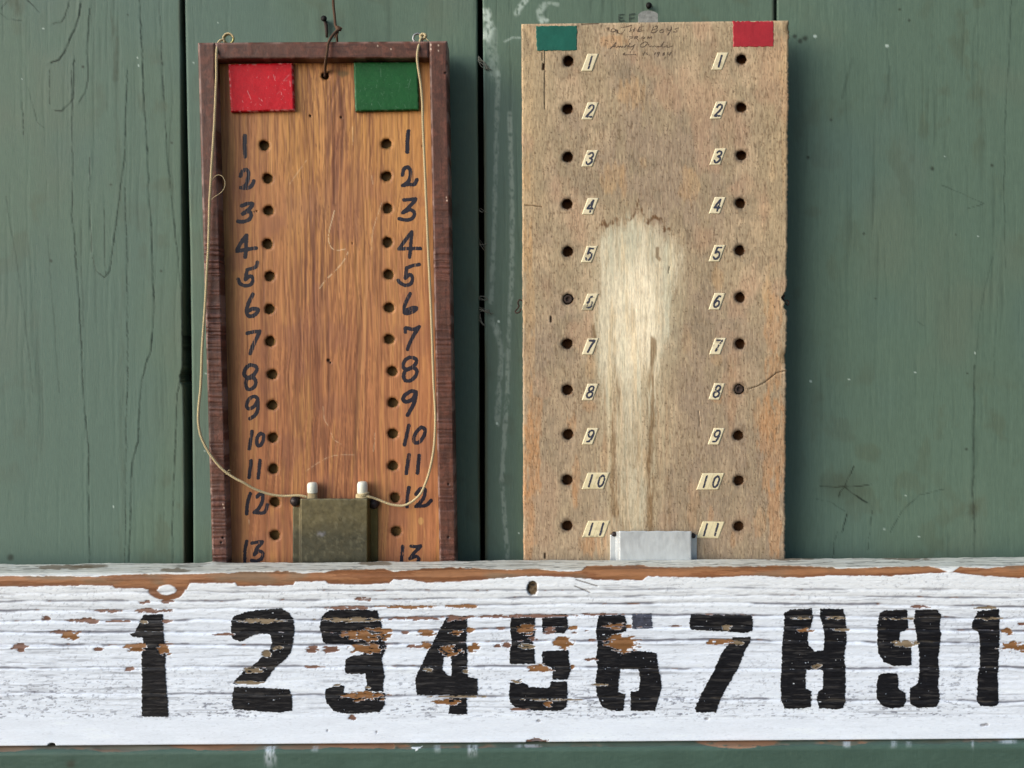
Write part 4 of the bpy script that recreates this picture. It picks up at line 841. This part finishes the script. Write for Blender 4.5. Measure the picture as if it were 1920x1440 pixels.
for pts, w, s in [([(1157, 690), (1155, 760), (1150, 850), (1152, 960)], 9, .5), ([(1222, 640), (1224, 740), (1222, 800), (1217, 880), (1221, 960), (1218, 1000)], 9, .6), ([(1112, 612), (1116, 640)], 6, .5), ([(1165, 900), (1168, 1000)], 10, .3), ([(1250, 900), (1252, 1000)], 8, .3), ([(1190, 800), (1192, 870)], 12, .25)]:
    d = polydist(PX, PY, pts, 30) + 26 * wj * .5; col = mix(col, lin(122, 94, 62), min(1, s * 1.35) * (1 - sstep(w * .2, w * 1.1, d)) * sstep(.3, .55, fbm(PX / 3, PY / 40, 3, 530)))
f1 = fbm(PX / 1.7, PY / 7, 2, 531); f2 = fbm(PX / 1.8, PY / 9, 2, 532); dens = .45 + .9 * fbm(PX / 90, PY / 120, 3, 533)
col = mix(col, lin(118, 96, 74), .55 * sstep(.58, .76, f1) * dens * (1 - .72 * worn)); col = mix(col, lin(208, 184, 150), .30 * sstep(.60, .74, f2))
col = mix(col, lin(78, 60, 44), .6 * sstep(.76, .82, fbm(PX / 1.7, PY / 4, 2, 534)) * (1 - worn))
for pts, w, s in [([(1021, 96), (1022, 130), (1021, 170), (1022, 205)], 1.2, .7), ([(1016, 98), (1017, 114)], 1.2, .7), ([(1019, 121), (1018.5, 130)], 4, 1), ([(1033, 594), (1033, 603)], 3.4, 1), ([(1022, 1038), (1022, 1046)], 3, 1), ([(1404, 729), (1420, 724), (1432, 718), (1445, 708), (1456, 699), (1473, 695)], 1.6, .85),
                  ([(984, 385), (1000, 386), (1016, 388)], 1.8, .6), ([(1310, 770), (1312, 800)], 1.3, .5), ([(1092, 45.5), (1110, 44.5), (1122, 44)], 3, .7), ([(1158, 58), (1158, 62)], 2.5, .8), ([(1255, 500), (1254, 512)], 1.5, .5)]:
    d = polydist(PX, PY, pts, 8); k = 1 - sstep(w * .3, w * .8, d); col = mix(col, lin(46, 30, 20), s * k); h -= .0010 * k
d = np.hypot((PX - 1478) / 1.2, (PY - 53) / 1.4); col = mix(col, lin(96, 80, 58), .7 * (1 - sstep(3, 10, d + 8 * oj)))
d = np.hypot((PX - 1468), (PY - 668) * .5); col = mix(col, lin(120, 98, 68), .7 * (1 - sstep(3, 10, d + 6 * oj)))
for x, y, r in HOLES2:
    d = np.hypot(PX - x, PY - y); dy = d + 8 * (fbm(PX / 4, PY / 6, 3, 536) - .5)
    col = mix(col, lin(92, 78, 66), .65 * (1 - sstep(r - 1, r + 8, dy))); col[d < r - .5] = lin(96, 66, 44)
pboard = thing('plywood_score_board', at(1228, 1140, RB), 'bare weathered plywood score board with cream number stickers and a pale worn patch', 'score board')
slab('panel', at(PX, PY, RF - h), col, RB, M_ply, pboard, fm, sidecol=lin(150, 124, 110))

block('colour_patch', 'teal-green painted rectangle', [(1004.5, 48), (1083, 47.5), (1082, 95.5), (1006, 96)], lin(24, 92, 78), 541, .12, pboard, RF - .00030, RF + .001, M_patch, .3)
block('colour_patch', 'crimson painted rectangle', [(1373.5, 40), (1451, 39.8), (1451, 88), (1374.5, 89)], lin(166, 40, 50), 551, .12, pboard, RF - .00030, RF + .001, M_patch, .3)

# number stickers: slanted rectangles with an italic printed digit
DG = {'0': [[(.5, 0), (.12, .2), (.05, .5), (.12, .8), (.5, 1), (.88, .8), (.95, .5), (.88, .2), (.5, 0)]], '1': [[(.5, 0), (.5, 1)]],
      '2': [[(.08, .24), (.2, .06), (.5, 0), (.85, .1), (.9, .3), (.7, .52), (.3, .8), (.05, 1)], [(.05, 1), (.95, 1)]],
      '3': [[(.1, .14), (.45, 0), (.85, .1), (.85, .34), (.45, .47)], [(.45, .47), (.9, .58), (.92, .82), (.55, 1), (.2, .96), (.03, .82)]],
      '4': [[(.72, 1), (.72, 0)], [(.72, 0), (.02, .7)], [(.02, .7), (1, .7)]],
      '5': [[(.9, 0), (.2, 0)], [(.2, 0), (.12, .46)], [(.12, .46), (.5, .36), (.88, .5), (.92, .78), (.6, 1), (.25, .97), (.05, .84)]],
      '6': [[(.85, .06), (.5, .05), (.2, .3), (.06, .62), (.15, .9), (.5, 1), (.88, .86), (.92, .62), (.6, .45), (.25, .52), (.08, .66)]],
      '7': [[(.05, 0), (.95, 0)], [(.95, 0), (.55, .5), (.3, 1)]],
      '8': [[(.5, .46), (.16, .36), (.14, .12), (.5, 0), (.86, .12), (.84, .36), (.5, .46)], [(.5, .46), (.08, .6), (.06, .86), (.5, 1), (.94, .86), (.92, .6), (.5, .46)]],
      '9': [[(.92, .36), (.7, .54), (.3, .54), (.06, .36), (.12, .1), (.5, 0), (.86, .1), (.94, .36), (.82, .7), (.5, .95), (.15, .97)]]}
STK = [('left', 1, 1106, 117), ('left', 2, 1106.3, 208), ('left', 3, 1105.8, 297), ('left', 4, 1106.7, 386.7), ('left', 5, 1105, 476.7), ('left', 6, 1106, 566), ('left', 7, 1106.7, 649.5), ('left', 8, 1106.5, 735), ('left', 9, 1106.5, 818), ('left', 10, 1116.8, 901.8), ('left', 11, 1117.5, 992),
       ('right', 1, 1349.7, 114.8), ('right', 2, 1347, 206.7), ('right', 3, 1346, 294), ('right', 4, 1345, 385), ('right', 5, 1344.5, 475), ('right', 6, 1344.4, 565), ('right', 7, 1345.7, 649), ('right', 8, 1344, 734), ('right', 9, 1343, 818), ('right', 10, 1332, 903), ('right', 11, 1332.6, 993)]
SK = .37
for i, (side, num, cx, cy) in enumerate(STK):
    rng = np.random.default_rng(700 + i); s = str(num); wide = len(s) == 2
    hh = 32.5 if cy < 150 or (150 < cy < 230) else 31; ww = 41 if wide else 20.5
    y0, y1 = cy - hh / 2, cy + hh / 2; tilt = rng.normal(0, .012); wr = SK * hh / 2
    q = [(cx - ww / 2 + wr, y0), (cx + ww / 2 + wr, y0 + tilt * ww), (cx + ww / 2 - wr, y1 + tilt * ww), (cx - ww / 2 - wr, y1)]
    gx, gy = quadgrid(*q, 2.2); n = fbm(gx / 8, gy / 8, 3, 710 + i)
    curl = 0 * sstep(.6, 1, np.linspace(0, 1, gx.shape[1]))[None, :] * sstep(.5, 1, np.linspace(0, 1, gx.shape[0]))[:, None] * rng.random()
    col = np.broadcast_to(lin(232, 218, 184), gx.shape + (3,)).copy() * (.94 + .1 * n)[..., None]
    col = mix(col, lin(208, 194, 152), .3 * rng.random() * np.ones(gx.shape)); col = mix(col, lin(150, 134, 108), .5 * sstep(.58, .75, n))
    if num in (10, 11): col = mix(col, lin(206, 192, 140), .5 * n)
    if (side, num) in (('left', 11), ('left', 6)): col = mix(col, lin(164, 154, 128), .85 * sstep(.38, .6, n) * sstep(y0 + 4, y1 - 6, gy))
    o = slab('number_sticker', at(gx, gy, RF - .00030 - curl), col, RF + .0004, M_cream, pboard)
    o['label'] = 'slanted cream sticker reading %d beside the %s column of holes' % (num, side)
    for j, chx in enumerate(s):
        dh = 21.5; dw = 10.5 if chx != '1' else 10.5; dcx = cx + (0 if not wide else (-10.2 if j == 0 else 10.2)); dcx += .5
        ss = []
        for st in DG[chx]:
            p = smooth([(x, y) for x, y in st], 5); ss.append([(dcx + (x - .5) * dw - (y - .5) * dh * SK * .78, cy + (y - .5) * dh) for x, y in p])
        al = np.vstack(ss)
        wear = .36 if (side, num) == ('left', 6) else (.30 if (side, num) in (('right', 7),) else .08)
        d = patch('printed_digit', strokes_mask(ss, 3.9, .5, 720 + i, wear), (al[:, 0].min() - 3, al[:, 1].min() - 3, al[:, 0].max() + 3, al[:, 1].max() + 3), .55,
                  lambda x, y: np.full(x.shape, RF - .00038), M_digit, o)
    if wide:   # the butt joint between the two single-figure labels
        jx = [[(cx + wr * .97, y0 + 1), (cx - wr * .97, y1 - 1)]]
        patch('joint_line', strokes_mask(jx, .7, .1, 9), (cx - wr - 2, y0, cx + wr + 2, y1), .5, lambda x, y: np.full(x.shape, RF - .00036), M_joint, o)

# pencilled dedication
IS = lambda *st: [zl(s, .09375, 1110, 0) for s in st]
INS = IS([(270, 562), (345, 555)], [(330, 555), (320, 600)], [(395, 590), (375, 620), (420, 635), (465, 630), (455, 580), (415, 575)], [(480, 600), (520, 650), (570, 680), (620, 650), (650, 600)], [(590, 550), (680, 540), (790, 505)],
         [(770, 570), (755, 640)], [(860, 560), (830, 630)], [(770, 605), (850, 595)], [(950, 540), (910, 630)], [(950, 545), (1030, 535)], [(935, 585), (1000, 580)], [(910, 632), (1040, 612)],
         [(1235, 530), (1180, 655)], [(1235, 530), (1310, 525), (1290, 570), (1215, 590)], [(1215, 590), (1300, 600), (1270, 645), (1185, 655)], [(1400, 590), (1355, 620), (1360, 650), (1420, 645), (1440, 605), (1400, 590)], [(1500, 570), (1530, 610), (1590, 590)], [(1590, 540), (1570, 620), (1510, 710)], [(1725, 560), (1660, 580), (1700, 610), (1690, 640), (1630, 640)],
         [(775, 735), (750, 800)], [(760, 740), (820, 725)], [(765, 765), (810, 755)], [(860, 730), (850, 780)], [(865, 730), (915, 725), (900, 750), (860, 758)], [(880, 758), (925, 800)], [(1020, 735), (985, 760), (1005, 775), (1045, 760), (1050, 735), (1020, 735)], [(1110, 770), (1125, 735), (1150, 760), (1185, 730), (1190, 775)],
         [(365, 970), (420, 920), (480, 850), (470, 900), (440, 940)], [(400, 940), (450, 925), (500, 945), (520, 920), (545, 945), (570, 920), (590, 945), (620, 935)], [(650, 945), (690, 910), (720, 930), (765, 855)], [(740, 900), (745, 940), (800, 930), (860, 890)], [(840, 910), (820, 960), (780, 1020), (765, 1060)],
         [(1040, 845), (980, 890), (970, 935), (1020, 940), (1090, 900), (1110, 850), (1060, 840)], [(1110, 850), (1130, 900), (1160, 940), (1190, 915), (1220, 940), (1250, 915), (1290, 940), (1330, 920)], [(1330, 940), (1380, 920), (1440, 835)], [(1420, 870), (1400, 930), (1450, 940), (1500, 910), (1490, 940), (1550, 940), (1605, 920)],
         [(620, 1080), (660, 1060), (640, 1100), (720, 1095), (800, 1095), (860, 1080), (880, 1110)], [(1055, 1040), (1030, 1090)], [(1100, 1050), (1080, 1090), (1110, 1095), (1115, 1075)], [(1150, 1095), (1140, 1115)], [(1270, 1050), (1250, 1090)], [(1300, 1060), (1340, 1040), (1350, 1070), (1310, 1075)], [(1350, 1050), (1310, 1140)], [(1440, 1050), (1420, 1070), (1450, 1085), (1430, 1105), (1410, 1090), (1450, 1065), (1440, 1050)], [(1520, 1050), (1510, 1085), (1570, 1080)], [(1580, 1045), (1545, 1115)])
INS = [smooth(s, 4) for s in INS]; al = np.vstack(INS)
o = patch('pencil_dedication', strokes_mask(INS, 1.9, .7, 740, .12), (al[:, 0].min() - 2, al[:, 1].min() - 2, al[:, 0].max() + 2, al[:, 1].max() + 2), .5, lambda x, y: RF - .00006 - ply_h(x, y), M_pencil, pboard)
o['label'] = 'faint pencil dedication in four lines'

# metal hanger tab behind the top edge
ax = np.linspace(0, math.pi, 15)
out = [(1197, 60), (1197, 27)] + [(1202, 22.5), (1208, 20.5), (1215, 19.5), (1222, 20.5), (1229, 22.5)] + [(1233.5, 26), (1234, 60)]
f = at([p[0] for p in out], [p[1] for p in out], RB + .0002); b = f + np.array([0, .0014, 0]); nn = len(out)
V = list(f) + list(b); F = [tuple(range(nn))[::-1], tuple(range(nn, 2 * nn))] + [(i, (i + 1) % nn, (i + 1) % nn + nn, i + nn) for i in range(nn)]
o = mesh_obj('hanger_tab', V, F, M_tab, pboard, smooth_sh=False); o['label'] = 'grey metal hanging tab'

p2 = pocket(pboard, M_zinc, RF - .0009, RF - .0110, 1144, 1155, 1297.2, 1306.5, 1161.5, 1296, 996, 1003, 1120, 'grey zinc pocket')
for x, y in ((1151, 1001), (1299.5, 1004)):
    c = at(x, y, RF); V = []; F = []; lathe(V, F, c, (0, -1, 0), [(.0022, 0), (.0022, .0018), (.0015, .0024), (.0001, .0025)], 16); mesh_obj('screw', V, F, M_screw, p2)
for (x, y, r) in ((1065.5, 561, 8.4), (1386, 730, 8.2)):   # screws sunk into two of the holes
    c = at(x, y, RF + .0012); V = []; F = []; k = r * .00048
    lathe(V, F, c, (0, -1, 0), [(k, -.004), (k, 0), (k * .8, .0006), (k * .45, .0002), (k * .4, -.0006), (.0001, -.0006)], 18)
    o = mesh_obj('hole_plug', V, F, M_rust, pboard); o['label'] = 'dull metal plug sunk in a hole'
def curl(x, y, Yd, pts, r, name, parent, mat=M_rust):
    P3 = np.array([at(x + a, y + b, Yd + c) for a, b, c in pts]); V = []; F = []
    tube(V, F, resample(smooth(P3, 6), .0006), r, 7); return mesh_obj(name, V, F, mat, parent)
curl(972, 572, RF + .006, [(8, -8, 0), (2, -10, 0), (-1, -4, 0), (1, 2, .001), (-3, 8, .001), (-6, 12, 0), (-3, 15, -.001), (3, 12, -.001), (4, 7, 0)], .0007, 'wire_hook', pboard)
curl(1474, 566, RF + .005, [(-9, -14, 0), (-6, -6, 0), (-2, 2, 0), (3, 6, 0), (5, 1, .001), (1, -3, .001), (-4, 3, 0)], .0007, 'wire_hook', pboard)
curl(1469, 548, RF + .003, [(-4, -6, 0), (0, -2, -.001), (-3, 3, -.001), (1, 7, 0), (-2, 11, 0)], .0009, 'wire_hook', pboard)

# ------------------------------------------------------------------ string, nails, cords, pegs
def nail(x, y, label, tail):
    c = at(x, y, -.0005); t = thing('nail', c, label, 'nail'); V = []; F = []
    lathe(V, F, c, (0, -1, 0), [(.0012, -.006), (.0012, .004), (.0026, .0043), (.0028, .0052), (.0001, .0058)], 14); mesh_obj('nail_head', V, F, M_nail, t)
    if tail:
        V = []; F = []; tube(V, F, [at(x + a, y + b, -.0015) for a, b in tail], [.0014, .0017, .0015, .0011], 8); mesh_obj('bent_shank', V, F, M_rust, t)
nail(609.5, 39, 'black bent nail in the wall beside the brown string, above the framed board', [(0, 2), (2, 8), (3, 20), (3.5, 31)])
nail(1215, 14.5, 'black nail in the wall just above the metal hanging tab', None)

sp = [(624, -40, -.012), (625, 5, -.012), (627.5, 30, -.013), (629, 47, -.016), (633, 53, -.020), (637, 53.5, -.021), (633, 57, -.022), (626, 64, -.026), (619, 74, -.031), (615, 84, -.0335), (613.5, 96, -.0335), (611.5, 108, -.0330), (610, 120, -.026), (609.5, 134, -.0195), (609.5, 142, -.016), (609, 145, -.012)]
ST = np.array([at(x, y, Y - .003) for x, y, Y in sp]); hst = thing('hanging_string', ST[-1], 'knotted brown string running from above through the hole of the framed board', 'string')
V = []; F = []; rope(V, F, smooth(ST, 8), .00125, .0045); mesh_obj('strand', V, F, M_string, hst)
s2 = [(634, 55, -.021), (630, 60, -.018), (631.5, 68, -.014), (632, 80, -.006), (631, 100, -.003)]
V = []; F = []; rope(V, F, smooth(np.array([at(p[0], p[1], p[2] - .003) for p in s2]), 8), .0011, .0045); mesh_obj('strand', V, F, M_string, hst)
V = []; F = []
for ph in (0, 1.7, 3.1):
    a = np.linspace(0, 2 * math.pi, 22); c = at(635, 53.5, -.0235)
    tube(V, F, np.stack([c[0] + .0016 * np.cos(a + ph), c[1] + .0016 * np.sin(a) * math.cos(ph), c[2] + .0015 * np.sin(a + ph * .6)], 1), .0010, 6)
for e in ([(0, 0), (7, -2), (9, 1)], [(-2, 6), (-9, 14), (-11, 20)], [(0, 6), (-6, 18)]):
    tube(V, F, [at(635 + a * .7, 53.5 + b * .9, -.024) for a, b in e], .0005, 5)
mesh_obj('knot', V, F, M_string, hst)

LC = [(421, 74), (414, 75.5), (410, 80), (407, 90), (405.8, 110), (406, 142), (405, 167), (404, 192), (402, 235), (400, 268), (397.5, 302), (395, 347), (393, 380), (392, 422), (390.7, 465), (388, 510), (385, 568), (382, 610), (379, 655), (378, 690), (376, 730), (372.5, 765), (372, 793), (377.5, 820), (391, 847), (406, 868), (423, 885), (443, 898), (457, 905), (478, 917), (507, 927), (532, 930), (557, 929), (572, 931), (581, 937), (584, 946)]
RC = [(791, 71), (788, 76), (783, 97), (782.5, 113), (785, 133), (789, 158), (792, 192), (793, 235), (795, 280), (797.5, 338), (800, 397), (802.7, 465), (805, 510), (808, 577), (810, 627), (812, 690), (813, 718), (816, 768), (816, 802), (814, 835), (810, 862), (804, 888), (797, 908), (789, 925), (775, 939), (760, 947), (747, 948), (730, 945), (707, 936), (692, 931.5), (683, 931), (679, 940)]
def cord(pts, prof, label, extra):
    ys = np.array([p[1] for p in pts]); s = np.linspace(0, 1, len(pts)); Yd = np.interp(s, [p[0] for p in prof], [p[1] - .003 for p in prof])
    P3 = np.array([at(x, y, Y) for (x, y), Y in zip(pts, Yd)]); t = thing('cord', P3[-1], label, 'cord', 'peg cords of the framed board'); V = []; F = []
    rope(V, F, smooth(P3, 8), .00115, .0052); mesh_obj('twisted_strand', V, F, M_cord, t)
    for nm, fn in extra():
        V = []; F = []; fn(V, F); mesh_obj(nm, V, F, M_cord, t)
    return t
def exl():
    yield 'loose_fibre', lambda V, F: tube(V, F, [at(x, y, -.0365) for x, y in smooth([(398, 338), (402, 332), (409, 328), (417, 331), (422, 342), (420, 354), (412, 363), (402, 369), (397, 374)], 6)], .00028, 5)
    a = np.linspace(.1, math.pi * 1.25, 30); c = at(429, 73, -.0205)   # turned round the eye
    yield 'tied_loop', lambda V, F: rope(V, F, np.stack([c[0] + .0046 * np.cos(a), np.full(30, c[1] - .0012), c[2] + .0044 * np.sin(a)], 1), .0009, .0045)
    for x, y in [(425, 886), (424, 890)]:
        yield 'loose_fibre', lambda V, F: tube(V, F, [at(x, y, -.036), at(x + 4, y - 5, -.037), at(x + 9, y - 3, -.037)], .0002, 4)
def exr():
    c = at(793.5, 68, -.0215); a = np.linspace(0, 2 * math.pi, 24)
    for r, ph, tl in ((.0026, 0, .3), (.0022, 1.3, .9), (.0024, 2.5, -.5)):
        yield 'tied_loop', lambda V, F: rope(V, F, np.stack([c[0] + r * np.cos(a + ph), c[1] + r * .7 * np.sin(a) * tl, c[2] + r * .9 * np.sin(a + ph)], 1), .0011, .0045)
    yield 'loose_fibre', lambda V, F: tube(V, F, [at(797, 70, -.022), at(801, 75, -.023), at(805, 76, -.024)], .0004, 5)
cord(LC, [(0, -.018), (.06, -.021), (.10, -.0335), (.25, -.0335), (.6, -.0335), (.80, -.0335), (.88, -.0265), (.94, -.0262), (1, -.0235)], 'thin pale twisted cord hanging at the left side of the framed board', exl)
cord(RC, [(0, -.019), (.06, -.0325), (.12, -.033), (.2, -.030), (.5, -.0285), (.8, -.0265), (.9, -.0255), (.95, -.0285), (1, -.0245)], 'thin pale twisted cord hanging at the right side of the framed board', exr)

def peg(x, ytop, ysplit, lean, label, wrap):
    Yc = PF - .0062; top = at(x, ytop, Yc); r = .00455
    t = thing('peg', top - np.array([0, 0, .06]), label, 'peg', 'pegs in the tin pocket')
    zs = top[2] - at(x, ysplit, Yc)[2]; V = []; F = []; ax = np.array([lean, 0, 1.0])
    c = top - ax * .058
    lathe(V, F, c, ax, [(r * .9, 0), (r * .97, .002), (r * .97, .058 - zs + .0004)], 24); mesh_obj('dowel', V, F, M_dowel, t)
    V = []; F = []; L = .058
    lathe(V, F, c, ax, [(r * .98, L - zs), (r * 1.04, L - zs + .0006), (r * 1.04, L - .0035), (r * .96, L - .0016), (r * .8, L - .0005), (r * .5, L - .0001), (.0001, L)], 26); mesh_obj('white_tip', V, F, M_tip, t)
    if wrap:
        V = []; F = []
        for i, dz in enumerate((.0, .0018, .0034)):
            a = np.linspace(0, 2 * math.pi, 26); cc = top - np.array([0, 0, zs + .0005 + dz])
            rope(V, F, np.stack([cc[0] + (r + .0007) * np.cos(a), cc[1] + (r + .0007) * np.sin(a), cc[2] + .0009 * np.cos(a + i)], 1), .0010, .0045)
        mesh_obj('cord_binding', V, F, M_cord, t)
peg(585.5, 904, 924, -.01, 'white-tipped wooden peg at the left in the tin pocket', False)
peg(679.5, 902.5, 925, .012, 'white-tipped wooden peg bound with cord at the right in the tin pocket', True)

# ------------------------------------------------------------------ dusty webs in the gaps between planks
rng = np.random.default_rng(5)
web = thing('cobweb', at(905, 600, 0), 'wispy dusty cobweb threads across the gap left of the plywood board', 'cobweb')
V = []; F = []
for (x0, y0, x1, y1, n) in [(897, 112, 916, 130, 7), (899, 388, 908, 396, 3), (898, 556, 914, 566, 4), (898, 578, 920, 585, 7), (899, 592, 906, 612, 5), (897, 455, 912, 460, 3)]:
    for k in range(n):
        a = np.array([x0 + rng.normal(0, 1), y0 + rng.normal(0, 4)]); b = np.array([x1 + rng.normal(0, 3), y1 + rng.normal(0, 4)]); m = (a + b) / 2 + rng.normal(0, 3, 2)
        tube(V, F, [at(q[0], q[1], -.0012) for q in smooth([a, m, b], 5)], .00013 + .0002 * rng.random(), 4)
o = mesh_obj('web_threads', V, F, M_web, web); o['kind'] = 'stuff'
